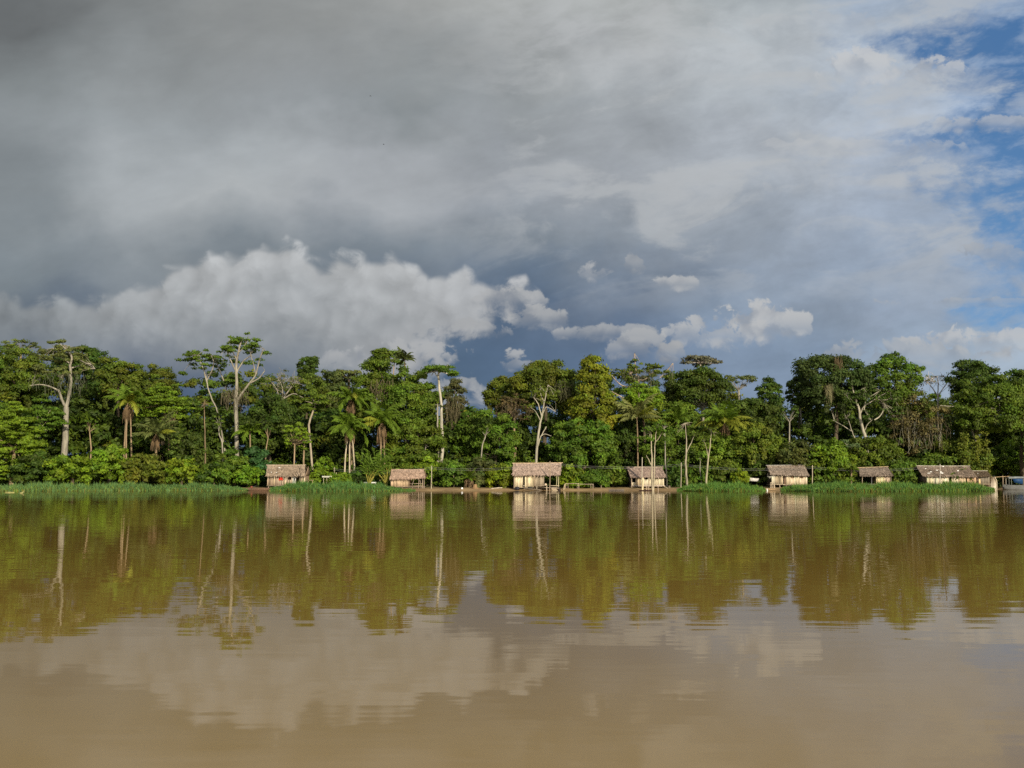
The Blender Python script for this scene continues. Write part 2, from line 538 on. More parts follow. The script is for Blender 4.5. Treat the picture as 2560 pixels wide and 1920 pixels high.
# ------------------------------------------------------------------ ground and water
def shore_y(x):
    """distance of the waterline"""
    return 160 + 1.3 * np.sin(x * .11 + 1) + .8 * np.sin(x * .31) + .35 * np.sin(x * 1.1 + 2) + 30 * np.clip((np.asarray(x) - 73.5) / 8, 0, 1) ** 2


def ground_z(x, y):
    x, y = np.asarray(x, float), np.asarray(y, float)
    d = y - shore_y(x)
    z = np.where(d < 0, d * .12, .52 * (1 - np.exp(-np.maximum(d, 0) / 3.0)) + .35 * (1 - np.exp(-np.maximum(d - 6, 0) / 6)) + .012 * np.clip(d, 0, 60))
    z = np.maximum(z, -2.0)
    return z + .05 * np.sin(x * .9 + y * .6) * np.sin(x * .37 - y * .8) * np.clip(d + 1, 0, 1)


def build_setting():
    xs = np.concatenate([np.linspace(-4000, -130, 14), np.linspace(-120, 120, 401), np.linspace(130, 4000, 14)])
    ys = np.concatenate([np.linspace(130, 152, 6), np.linspace(153, 176, 60), np.linspace(178, 260, 24), np.array([300, 400, 700, 1500, 3000, 7000])])
    X, Y = np.meshgrid(xs, ys, indexing='ij')
    mb = MB()
    mb.grid(np.stack([X, Y, ground_z(X, Y)], -1).transpose(1, 0, 2), (.3, .2, .1))
    tag(mb.build('ground', mat_ground(), smooth=True), kind='structure')
    mb = MB()
    mb.add([[-4000, -3000, 0], [4000, -3000, 0], [4000, 260, 0], [-4000, 260, 0]], np.array([[0, 1, 2, 3]]), (.3, .2, .1))
    tag(mb.build('water', mat_water()), kind='structure')


# ------------------------------------------------------------------ foliage
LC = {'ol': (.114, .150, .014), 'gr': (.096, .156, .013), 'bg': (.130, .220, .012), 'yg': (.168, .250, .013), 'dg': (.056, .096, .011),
      'gg': (.112, .136, .034), 'br': (.120, .104, .038)}
PALE = (.29, .265, .215)
TAN = (.30, .22, .14)
DARKB = (.10, .08, .055)


def unit(a): return a / (np.linalg.norm(a, axis=-1, keepdims=True) + 1e-9)


def leaf_cards(mb, P, N, size, cols, droop=.25):
    n = len(P)
    r = RNG.normal(size=(n, 3))
    t = unit(np.cross(N, r)); t[:, 2] -= droop; t = unit(t)
    s = unit(np.cross(N, t))
    L = (size * RNG.uniform(.7, 1.35, n))[:, None]
    Wd = L * RNG.uniform(.38, .6, n)[:, None]
    mb.quads(P - t * L, P + s * Wd - t * L * .1, P + t * L, P - s * Wd - t * L * .1, cols)


def lobe(mb, c, r, rz, n, size, col, zmin=-.35, loose=.25, var=.16):
    d = unit(RNG.normal(size=(n, 3)))
    k = d[:, 2] < zmin
    d[k, 2] *= -.6
    d = unit(d)
    rr = 1 - np.abs(RNG.normal(0, loose, n))
    stray = RNG.uniform(size=n) < .16
    rr[stray] = RNG.uniform(1., 1.4, stray.sum())
    P = np.asarray(c) + d * rr[:, None] * np.array([r, r, rz])
    N = unit(d + RNG.normal(0, .5, (n, 3)) + np.array([0, -.15, .12]))
    v = RNG.normal(1, var, (n, 1)).clip(.5, 1.6)
    hue = RNG.normal(0, .07, (n, 1))
    C = np.asarray(col) * v * np.concatenate([1 + hue, np.ones((n, 1)), 1 - hue], 1)
    leaf_cards(mb, P, N, size, C.clip(.004, .9))


def crown_blob(mb, c, rx, ry, rz, col, dens=1., size=.34, lr=None, flat=.7, zcut=-.75, fill=.8, shape='round', var=.2, drape=.45):
    """many leafy lobes over an uneven ellipsoid"""
    R = (rx * ry * rz) ** (1 / 3)
    lr = lr or max(.5, min(1.25, R * .25))
    area = 4 * math.pi * R * R
    n = max(6, int(area / (math.pi * lr * lr) * 1.25 * fill))
    i = np.arange(n) + .5
    ph = np.arccos(1 - 2 * i / n); th = math.pi * (1 + 5 ** .5) * i + RNG.uniform(0, 6)
    D = np.stack([np.cos(th) * np.sin(ph), np.sin(th) * np.sin(ph), np.cos(ph)], 1) + RNG.normal(0, .16, (n, 3))
    D = unit(D)
    centers = []
    # big-scale unevenness of the outline
    ax = unit(RNG.normal(size=(5, 3)))
    am = RNG.uniform(-.22, .26, 5)
    for d in D:
        if d[2] < zcut: continue
        bump = 1 + sum(a * max(0, float(d @ q)) ** 3 for a, q in zip(am, ax)) + RNG.normal(0, .07)
        k = RNG.uniform(.66, .9) * bump
        if shape == 'cone':
            h = (d[2] + 1) / 2
            w = (1 - h) ** .62 + .1
            p = np.array([d[0] / (np.hypot(d[0], d[1]) + .01) * w * .8, d[1] / (np.hypot(d[0], d[1]) + .01) * w * .8, d[2] * .92])
        elif shape == 'column':
            q = np.hypot(d[0], d[1]) + .01
            w = min(1, (1 - abs(d[2]) ** 3) + .15)
            p = np.array([d[0] / q * w * .75, d[1] / q * w * .75, d[2] * .9])
            p[:2] *= RNG.uniform(.7, 1.2)
        else:
            p = d * k
        pos = np.asarray(c) + p * np.array([rx, ry, rz])
        r = lr * RNG.uniform(.7, 1.3)
        m = int(4 * math.pi * r * r * .75 * 1.15 * dens / (size * size * .95))
        if p[1] > .25: m = int(m * .5)          # far side of the crown: fewer leaves
        lc = np.asarray(col) * RNG.normal(1, var) * np.array([1 + RNG.normal(0, .07), 1, 1])
        lobe(mb, pos, r, r * flat, max(10, m), size, lc.clip(.004, .5), loose=.34)
        centers.append((pos, r))
        if p[1] < .25 and p[2] < .45 and drape and RNG.uniform() < drape:
            dl = RNG.uniform(.8, 2.6) * min(1, R / 3)
            k = int(dl * r * 60 * (.25 / size) ** 2 * dens)
            a = RNG.uniform(0, 6.283, k); hh = RNG.uniform(0, 1, k) ** 1.3
            rad = r * .8 * (1 - .6 * hh) * np.sqrt(RNG.uniform(.2, 1, k))
            Pd = pos + np.stack([np.cos(a) * rad, np.sin(a) * rad * .7, -hh * dl], 1)
            Nd = unit(np.stack([np.cos(a), np.sin(a) - .6, np.full(k, .15)], 1) + RNG.normal(0, .45, (k, 3)))
            leaf_cards(mb, Pd, Nd, size, lc * np.array([1.05, .95, 1.]) * RNG.normal(.95, .18, (k, 1)).clip(.4, 1.5), droop=.8)
    # inner leaves that close the crown
    n = int(area * .9 * dens * fill)
    d = unit(RNG.normal(size=(n, 3))) * RNG.uniform(.2, .75, (n, 1))
    if shape == 'cone':
        d[:, :2] *= (1 - (d[:, 2:3] + 1) / 2) ** .6
    N = unit(RNG.normal(size=(n, 3)) + np.array([0, -.3, .5]))
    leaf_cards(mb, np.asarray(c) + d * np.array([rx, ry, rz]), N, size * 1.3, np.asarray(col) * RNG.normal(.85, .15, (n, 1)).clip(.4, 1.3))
    return centers


def limb(mb, p, q, r0, r1, col, sag=.1, k=5):
    p, q = np.asarray(p, float), np.asarray(q, float)
    L = np.linalg.norm(q - p)
    m = (p + q) / 2 + RNG.normal(0, sag * .5, 3) * L + np.array([0, 0, sag * L])
    t = np.linspace(0, 1, 6)[:, None]
    P = (1 - t) ** 2 * p + 2 * t * (1 - t) * m + t * t * q
    mb.tube(P, np.linspace(r0, r1, 6), np.asarray(col) * RNG.uniform(.85, 1.1), k)


def px_path(path, D, yj=.0):
    """[(px,py,half-width px)] -> smooth world polyline with radii"""
    P = np.array([W(a[0], a[1], D) for a in path])
    R = np.interp(np.arange(len(path)), [i for i, a in enumerate(path) if len(a) > 2], [a[2] for a in path if len(a) > 2]) * mpp(D)
    if len(P) > 2:   # resample along a soft spline
        t = np.linspace(0, len(P) - 1, len(P) * 3)
        i = np.clip(t.astype(int), 0, len(P) - 2); f = (t - i)[:, None]
        g = np.gradient(P, axis=0)
        h = f * f * (3 - 2 * f)
        P2 = P[i] * (1 - h) + P[i + 1] * h + (f * (1 - f) ** 2) * g[i] - (f * f * (1 - f)) * g[i + 1]
        P2[:, 0] += RNG.normal(0, .03, len(P2)); 
        R = np.interp(t, np.arange(len(R)), R)
        P = P2
    P[:, 1] += np.linspace(0, yj, len(P))
    return P, R


def strands(mb, x0, x1, y0, y1, D, n, col, w=.024, dy=1.6):
    """hanging vines between two photo rows"""
    for _ in range(int(n * 1.5)):
        px = np.clip(RNG.normal((x0 + x1) / 2, (x1 - x0) * .28), x0, x1); a = y0 + RNG.uniform(0, .35) * (y1 - y0); b = y0 + RNG.uniform(.35, 1.05) * (y1 - y0) * (1 - .5 * abs(px - (x0 + x1) / 2) / (x1 - x0 + 1))
        p = W(px, a, D); q = W(px + RNG.normal(0, 4), b, D)
        off = RNG.uniform(-dy, dy * .2)
        p[1] += off; q[1] += off + RNG.normal(0, .2)
        t = np.linspace(0, 1, 5)[:, None]
        P = p * (1 - t) + q * t + RNG.normal(0, .14, (5, 3))
        mb.tube(P, w * RNG.uniform(.5, 1.3), np.asarray(col) * np.array([.80, .92, 1.0]) * RNG.uniform(.6, 1.2), 3, caps=False)


TREES = 'trees of the forest edge'
NAMES = {}


def tree(kind, x, top, w, bot, D, col, label, trunk=None, paths=(), bark=None, dens=1., size=.225, vines=None, name=None, group=TREES,
         cat='tree', extra=(), lr=None, base=None, limbs=9, fill=.8, flat=.7):
    """x, w, top, bot: place and extent of the crown in the photograph; D: distance"""
    col = np.asarray(LC[col] if isinstance(col, str) else col) * np.array([RNG.uniform(.88, 1.14), 1, 1]) * RNG.uniform(.88, 1.1)
    s = mpp(D)
    ct = W(x, (top + bot) / 2, D)
    if kind == 'round':
        w *= 1.22; bot += (bot - top) * .25
    ct = W(x, (top + bot) / 2, D)
    rx, rz = w / 2 * s, (bot - top) / 2 * s
    gz = float(ground_z(ct[0], D))
    root = np.array([ct[0], D, gz - .1]) if base is None else np.array([W(base[0], base[1], D)[0], D, float(ground_z(W(base[0], 1200, D)[0], D)) - .1])
    o = thing(name or 'broadleaf_tree', root, label, cat, group)
    bark = np.asarray(bark if bark is not None else (TAN if kind in ('sparse', 'sapling', 'layer') else DARKB))
    tb, cb = MB(), MB()
    ry = min(rx, 5.5) * .85
    # --- trunk
    if trunk:
        P, R = px_path(trunk, D)
        if P[0][2] > gz:      # carry the trunk down to its root
            P = np.concatenate([[root], P]); R = np.concatenate([[R[0] * 1.1], R])
        tb.tube(P, R, bark, 8)
        head = P[-1]
    else:
        head = ct - np.array([0, 0, rz * .35])
        r0 = max(.10, min(.42, rx * .085))
        t = np.linspace(0, 1, 7)[:, None]
        P = root * (1 - t) + head * t + np.array([1, .3, 0]) * (np.sin(t * 5 + RNG.uniform(0, 6)) * .02 * np.linalg.norm(head - root)) * np.sin(t * math.pi)
        tb.tube(P, np.linspace(r0 * 1.25, r0 * .6, 7), bark, 8)
    for pa in paths:
        P, R = px_path(pa, D, RNG.uniform(-1.2, .8))
        tb.tube(P, R, bark * RNG.uniform(.9, 1.1), 6)
    # --- crown
    cen = []
    if kind in ('round', 'cone', 'column'):
        cen = crown_blob(cb, ct, rx, ry, rz, col, dens, size, shape=kind, lr=lr, fill=fill, flat=flat)
        for ex in extra:
            ec = W(ex[0], ex[1], D - RNG.uniform(-.5, 1.5))
            crown_blob(cb, ec, ex[2] * s, ex[2] * s, ex[3] * s, col * RNG.uniform(.85, 1.15), dens, size)
        for c, r in random.sample(cen, min(limbs, len(cen))):
            limb(tb, head, c, .12, .04, bark)
    elif kind in ('layer', 'umbrella'):
        tiers = 1 if kind == 'umbrella' else max(2, int(rz * 2 / 1.5))
        for k in range(tiers):
            f = (k + .5) / tiers
            zz = ct[2] - rz + 2 * rz * f if tiers > 1 else ct[2] + rz * .25
            R = rx * (1 - (2 * abs(f - .42)) ** 2 * .6) if tiers > 1 else rx
            n = max(5, int(R * R * 3.2 / 1.1 * fill))
            for _ in range(n):
                a, q = RNG.uniform(0, 6.283), math.sqrt(RNG.uniform(.05, 1))
                p = np.array([ct[0] + math.cos(a) * q * R, D + math.sin(a) * q * min(R, 4.5) * .9, zz - q * q * rz * (.7 if tiers == 1 else .25) + RNG.normal(0, .25 if tiers == 1 else .55)])
                r = RNG.uniform(.6, 1.15)
                m = int(r * r * 40 * dens * (.34 / size) ** 2)
                lobe(cb, p, r, r * RNG.uniform(.32, .6), m, size, (col * RNG.normal(1, .2)).clip(.004, .5), zmin=-.1)
                cen.append((p, r))
        for c, r in random.sample(cen, min(max(limbs, 9 if kind == 'umbrella' else 6), len(cen))):
            limb(tb, head if trunk else head, c - np.array([0, 0, .2]), .10, .03, bark)
    elif kind in ('sparse', 'sapling', 'bare'):
        n = max(6, int((rx * rz) * (3.4 if kind != 'bare' else 2.2)))
        for _ in range(n):
            d = unit(RNG.normal(size=3)); q = RNG.uniform(.45, 1) ** .6
            if d[2] < -.4: d[2] *= -.7
            p = ct + d * q * np.array([rx, min(rx, 4.) * .8, rz])
            r = RNG.uniform(.4, .85) * min(1., max(.55, rx / 3))
            m = int(r * r * (34 if kind != 'bare' else 15) * dens * (.34 / size) ** 2)
            lobe(cb, p, r, r * .55, max(5, m), size * (1 if kind != 'bare' else .8), (col * RNG.normal(1, .18)).clip(.004, .5), zmin=-.2, loose=.4)
            cen.append((p, r))
        ends = [np.asarray(q) for q in [head]] + [px_path(pa, D)[0][-1] for pa in paths]
        nl = len(cen) if kind != 'sapling' else min(len(cen), 12)
        if kind == 'bare': nl = len(cen)
        for c, r in cen[:nl]:
            st = min(ends, key=lambda e: np.linalg.norm(e - c))
            rr = .045 if kind != 'sapling' else .048
            limb(tb, st, c, rr, .012, bark, .08, 4)
            if kind == 'bare':
                for _ in range(4):
                    limb(tb, c - (c - st) * RNG.uniform(.1, .5), c + RNG.normal(0, .8, 3), .045, .025, bark, .1, 3)
    elif kind == 'thicket':
        n = int(rx * rz * 4.2)
        for _ in range(n):
            d = unit(RNG.normal(size=3)); q = RNG.uniform(.4, 1)
            p = ct + d * q * np.array([rx, ry * .8, rz])
            hi = (p[2] - ct[2]) / rz
            m = int((75 if hi > .15 else 40) * dens * (.29 / size) ** 2)
            c2 = col if (hi < .2 or RNG.uniform() < .4) else np.asarray(LC['ol']) * .75
            lobe(cb, p, RNG.uniform(.6, 1.2), .8, m, size * .85, (c2 * RNG.normal(1, .25)).clip(.004, .5), loose=.45)
            cen.append((p, 1))
        for c, r in random.sample(cen, min(26, len(cen))):
            limb(tb, head + RNG.normal(0, .5, 3) * np.array([rx, 1, .5]) * .5, c, .05, .015, np.asarray(bark) * RNG.uniform(.7, 1.6), .25, 4)
    elif kind == 'shrub':
        crown_blob(cb, ct - np.array([0, 0, rz * .35]), rx, max(1.2, min(rx, 3.)), rz * 1.35, col, dens, size, zcut=-.45, drape=.15, lr=lr or max(.38, min(.8, rx * .33)), flat=.75, fill=fill)
    elif kind == 'bamboo':
        for _ in range(int(rx * 7)):
            a = RNG.uniform(-1, 1); top_ = 1 - .5 * abs(a) - RNG.uniform(0, .3)
            b = np.array([ct[0] + a * rx * .5, D + RNG.uniform(-1, 1), gz])
            e = np.array([ct[0] + a * rx * 1.0, D + RNG.uniform(-1.5, 1), ct[2] - rz + 2 * rz * top_])
            limb(tb, b, e, .05, .015, (.25, .24, .06), .08, 4)
            for t in np.linspace(.3, 1, 9):
                lobe(cb, b * (1 - t) + e * t + RNG.normal(0, .15, 3), .5, .42, int(26 * dens), size * .9, (col * RNG.normal(1, .18)).clip(.004, .5), loose=.4)
    off = -root
    tb.build('trunk', M_BARK, o, origin=root)
    if cb.n: cb.build('crown', M_LEAF, o, origin=root)
    if vines:
        vb = MB()
        for x0, x1, y0, y1, n, vc in vines:
            strands(vb, x0, x1, y0, y1, D - ry * (.25 if kind == 'thicket' else .6), n, vc)
        vb.build('hanging_vines', M_BARK, o, origin=root)
    return o


def shrub(x, top, w, base, D, col, label, **k):
    return tree('shrub', x, top, w, base, D, col, label, name='shrub', cat='shrub', group='shrubs along the river bank', size=k.pop('size', .27), **k)


def palm(x, cy, rp, base, D, label, n=20, col=(.125, .205, .018), stems=1, skirt=0, upright=.5, old=.25, group='feather palms in the forest', stemcol=TAN, trunk_r=.13, lean=0):
    s = mpp(D)
    head = W(x, cy, D)
    bx = W(x + lean, base, D)[0]
    gz = float(ground_z(bx, D))
    root = np.array([bx, D, gz - .1])
    o = thing('palm_tree', root, label, 'palm tree', group)
    tb, cb = MB(), MB()
    for k in range(stems):
        dx = (k - (stems - 1) / 2) * .75
        p = root + np.array([dx * 1.1, 0, 0]); q = head + np.array([dx * .35, RNG.normal(0, .2), -abs(dx) * .5])
        t = np.linspace(0, 1, 8)[:, None]
        P = p * (1 - t) + q * t + np.array([1, 0, 0]) * np.sin(t * math.pi) * RNG.normal(0, .15)
        tb.tube(P, np.linspace(trunk_r * 1.2, trunk_r * .8, 8), np.asarray(stemcol) * RNG.uniform(.85, 1.1), 7)
    Lf = rp * s * 1.15
    for i in range(n):
        az = i * 2.39996 + RNG.uniform(-.2, .2)
        f = (i + .5) / n
        el = math.radians(88 - 78 * f ** (1.0 / (.55 + upright)))
        L = Lf * RNG.uniform(.68, 1.16); gv = RNG.uniform(.65, 1.7)
        m = 16
        pos = head.copy(); pts = [pos.copy()]
        e = el
        for j in range(m):
            e -= math.radians(3.2 + 4.2 * (j / m)) * (1.25 - .5 * upright) * gv
            e = max(e, -1.45)
            pos = pos + np.array([math.cos(az) * math.cos(e), math.sin(az) * math.cos(e), math.sin(e)]) * L / m
            pts.append(pos.copy())
        P = np.array(pts)
        yellow = RNG.uniform() < old * .7 and f > .45
        c = np.asarray((.24, .27, .03) if yellow else col) * RNG.normal(1, .13)
        cb.tube(P, np.linspace(.06, .015, m + 1), c * np.array([1.4, 1.2, 1.2]), 3, caps=False)
        T = unit(np.gradient(P, axis=0))
        side = unit(np.cross(T, np.array([0, 0, 1.]) + RNG.normal(0, .05, 3)))
        tt = np.linspace(.12, 1, 46)
        ii = tt * m
        PP = np.stack([np.interp(ii, np.arange(m + 1), P[:, a]) for a in range(3)], 1)
        TT = np.stack([np.interp(ii, np.arange(m + 1), T[:, a]) for a in range(3)], 1)
        SS = np.stack([np.interp(ii, np.arange(m + 1), side[:, a]) for a in range(3)], 1)
        ll = (L * .27 * np.sin(np.clip(tt * 1.05, 0, 1) * math.pi * .9 + .25))[:, None].clip(.15)
        for sg in (-1, 1):
            dirn = unit(TT * .60 + SS * sg * .62 + np.array([0, 0, -.55]) + RNG.normal(0, .17, TT.shape))
            tip = PP + dirn * ll
            wv = TT * .105
            cc = c * RNG.normal(1, .14, (len(tt), 1)).clip(.5, 1.5)
            cb.quads(PP - wv, PP + dirn * ll * .5 - wv * 1.2, tip, PP + dirn * ll * .5 + wv * 1.2, cc.clip(.01, .6))
    tb.build('trunk', M_BARK, o, origin=root)
    cb.build('crown', M_LEAF, o, origin=root)
    if skirt:
        kb = MB()
        for _ in range(70):
            a = RNG.uniform(0, 6.28); r = RNG.uniform(.25, .75)
            p = head + np.array([math.cos(a) * r * .5, math.sin(a) * r * .5, -RNG.uniform(.1, .8)])
            q = p + np.array([math.cos(a) * r * .7, math.sin(a) * r * .7, -skirt * s * RNG.uniform(.5, 1)])
            t = np.linspace(0, 1, 4)[:, None]
            P = p * (1 - t) + q * t + np.array([math.cos(a), math.sin(a), 0]) * np.sin(t * math.pi) * .15
            kb.tube(P, np.array([.03, .06, .05, .02]) * RNG.uniform(.7, 1.4), np.array((.19, .13, .075)) * RNG.uniform(.6, 1.3), 3, caps=False)
        kb.build('dead_fronds', M_BARK, o, origin=root)
    return o


def fan_clump(x, top, w, base, D, label, name='cane_clump', cat='cane clump', col=(.12, .20, .02), stem=(.42, .38, .08), n=64):
    s = mpp(D)
    bx = W(x, base, D)
    gz = float(ground_z(bx[0], D))
    root = np.array([bx[0], D, gz - .05])
    o = thing(name, root, label, cat)
    sb, lb = MB(), MB()
    H = W(x, top, D)[2] - gz
    for i in range(n):
        a = RNG.uniform(-1, 1)
        b = root + np.array([RNG.choice([-1, 1]) * w * s * .22 + RNG.normal(0, .12), RNG.normal(0, .3), 0])
        hh = H * RNG.uniform(.55, 1)
        m = b + np.array([a * .4, RNG.normal(0, .2), hh * .5]); e = root + np.array([a * w * s * .5, RNG.normal(0, .5), hh])
        t = np.linspace(0, 1, 9)[:, None]
        P = (1 - t) ** 2 * b + 2 * t * (1 - t) * m + t * t * e
        if i < n * .5: sb.tube(P[:6], np.linspace(.045, .02, 6), np.asarray(stem) * RNG.uniform(.7, 1.2), 4, caps=False)
        # long narrow leaves from the upper half of the cane
        for k in range(9):
            p = P[4 + int(RNG.integers(0, 5))]
            d = unit(np.array([RNG.normal(0, .7), RNG.normal(0, .5), RNG.uniform(.4, 1.3)])); L = RNG.uniform(.9, 1.7)
            sd = unit(np.cross(d, RNG.normal(size=3))) * .085
            q1 = p + d * L * .6; q2 = p + d * L + np.array([d[0] * .3, 0, -.25])
            c = np.asarray(col) * RNG.normal(1, .2)
            lb.quads(np.array([p - sd * .5]), np.array([q1 - sd]), np.array([q2]), np.array([q1 + sd]), c.clip(.004, .5))
    sb.build('stems', M_BARK, o, origin=root)
    lb.build('leaves', M_LEAF, o, origin=root)
    return o


def reed_patch(x0, x1, prof, Yf, Yb, n, label, seed, col=(.040, .120, .030), hmax=1.35):
    """floating grass mat from photo column x0 to x1; prof(t) scales its height along the bank, Yf(t) is its river edge"""
    rng = np.random.default_rng(seed)
    t = rng.uniform(0, 1, n)
    yf = np.array([Yf(a) for a in t]); yb = np.full(n, Yb)
    d = rng.uniform(0, 1, n) ** 1.35          # denser at the river edge, which shows most
    Y = yf + (yb - yf) * d
    px = x0 + (x1 - x0) * t
    X = (px - 1280) / 2560 * Y
    pr = np.array([prof(a) for a in t])
    h = hmax * .9 * pr * (.45 + .55 * np.clip(d * 4, 0, 1)) * rng.uniform(.65, 1.15, n)
    h *= .78 + .3 * (np.sin(X * 1.9 + Y * 2.3) * np.sin(X * .63 - Y * 1.1) + .5 * np.sin(X * 5.1 + seed)).clip(-.8, 1)
    keep = h > .08
    X, Y, h, d = X[keep], Y[keep], h[keep], d[keep]
    n = len(X)
    z = np.maximum(ground_z(X, Y), -.02)
    az = rng.uniform(0, 6.283, n); lean = rng.uniform(.05, .5, n)
    B = np.stack([X, Y, z], 1)
    dv = np.stack([np.cos(az) * lean, np.sin(az) * lean, np.ones(n)], 1)
    wv = np.stack([-np.sin(az + rng.normal(0, .8, n)), np.cos(az + rng.normal(0, .8, n)), np.zeros(n)], 1) * rng.uniform(.03, .065, n)[:, None]
    Mi = B + dv * (h * .55)[:, None]
    T = B + dv * h[:, None] + np.stack([np.cos(az), np.sin(az), -.4 * np.ones(n)], 1) * (h * lean * .5)[:, None]
    c = np.asarray(col) * 1.12 * rng.normal(1, .2, (n, 1)).clip(.5, 1.6)
    dry = ((d < .06) & (rng.uniform(size=n) < .25)) | (rng.uniform(size=n) < .02)
    c[dry] = np.array((.15, .17, .04)) * rng.uniform(.6, 1.2, (dry.sum(), 1))
    g2 = rng.uniform(size=n) < .25
    c[g2] *= np.array([1.5, 1.15, .7])
    mb = MB()
    mb.quads(B - wv, B + wv, Mi + wv * .9, Mi - wv * .9, c)
    mb.quads(Mi - wv * .9, Mi + wv * .9, T + wv * .12, T - wv * .12, c)
    o = mb.build('floating_grass', M_REED)
    return tag(o, label, 'grass', 'floating grass mats', 'stuff')


SIL = [(-600, 900), (-300, 900), (0, 890), (100, 880), (250, 905), (330, 940), (440, 965), (520, 930), (640, 930), (700, 950), (800, 950), (900, 930), (1100, 965), (1160, 1020), (1215, 1045),
       (1260, 990), (1300, 930), (1540, 930), (1690, 960), (1800, 975), (1900, 1000), (1985, 1030), (2030, 930), (2280, 970), (2300, 985), (2380, 975), (2560, 950), (3200, 950)]


def background_forest():
    rng = RNG
    mb = MB()
    sx = [a for a, b in SIL]; sy = [b for a, b in SIL]
    for Y, k, nn, n_l, r0, r1 in ((206, 6, 1330, 150, 1.0, 2.0), (196, 45, 1090, 130, 1.1, 2.1), (186, 100, 1090, 120, 1.0, 1.9)):
        for _ in range(nn):
            px = rng.uniform(-500, 3150)
            Yj = Y + rng.uniform(-5, 5) + (14 if px > 2430 and Y < 200 else 0)
            topy = np.interp(px, sx, sy) + k * rng.uniform(.6, 1.3)
            zt = W(px, topy, Yj)[2]
            z = rng.uniform(.05, 1) ** .8 * zt
            kind = ('dg', 'dg', 'gr', 'ol')[int(rng.integers(0, 4))]
            c = np.asarray(LC[kind]) * rng.uniform(.6, 1.15) * np.array([rng.uniform(.9, 1.15), 1, 1])
            r = rng.uniform(r0, r1)
            lobe(mb, ((px - 1280) / 2560 * Yj, Yj, max(1.2, z)), r, r * .75, n_l, .36, c, loose=.4)
    for _ in range(1450):
        px = rng.uniform(-500, 3150); Yj = rng.uniform(179, 184) + (18 if px > 2420 else 0)
        zt = W(px, np.interp(px, sx, sy), Yj)[2] * .62
        r = rng.uniform(.9, 1.7)
        lobe(mb, ((px - 1280) / 2560 * Yj, Yj, max(1., rng.uniform(.05, 1) * zt)), r, r * .75, 80, .42, np.asarray(LC[('dg', 'dg', 'gr')[int(rng.integers(0, 3))]]) * rng.uniform(.5, .95), loose=.4)
    o = mb.build('background_forest', M_LEAF)
    tag(o, 'dark mass of forest deep behind the edge trees', 'forest', None, 'stuff')


def undergrowth():
    rng = RNG
    mb = MB()
    for _ in range(1600):
        px = rng.uniform(-450, 3100); Y = rng.uniform(168.5, 179) + (22 if px > 2425 else 0)
        X = (px - 1280) / 2560 * Y
        gz = float(ground_z(X, Y))
        r = rng.uniform(.6, 1.3)
        z = gz + rng.uniform(.1, 1) ** 1.5 * (1.2 + min(11, Y - 168) * .42)
        k = rng.choice(['gr', 'dg', 'dg', 'ol', 'gr'])
        lobe(mb, (X, Y, z), r, r * .8, int(r * r * 60), .27, np.asarray(LC[k]) * rng.uniform(.6, 1.1), loose=.35)
    o = mb.build('undergrowth', M_LEAF)
    tag(o, 'tangled low green undergrowth filling the forest edge behind the huts', 'undergrowth', None, 'stuff')


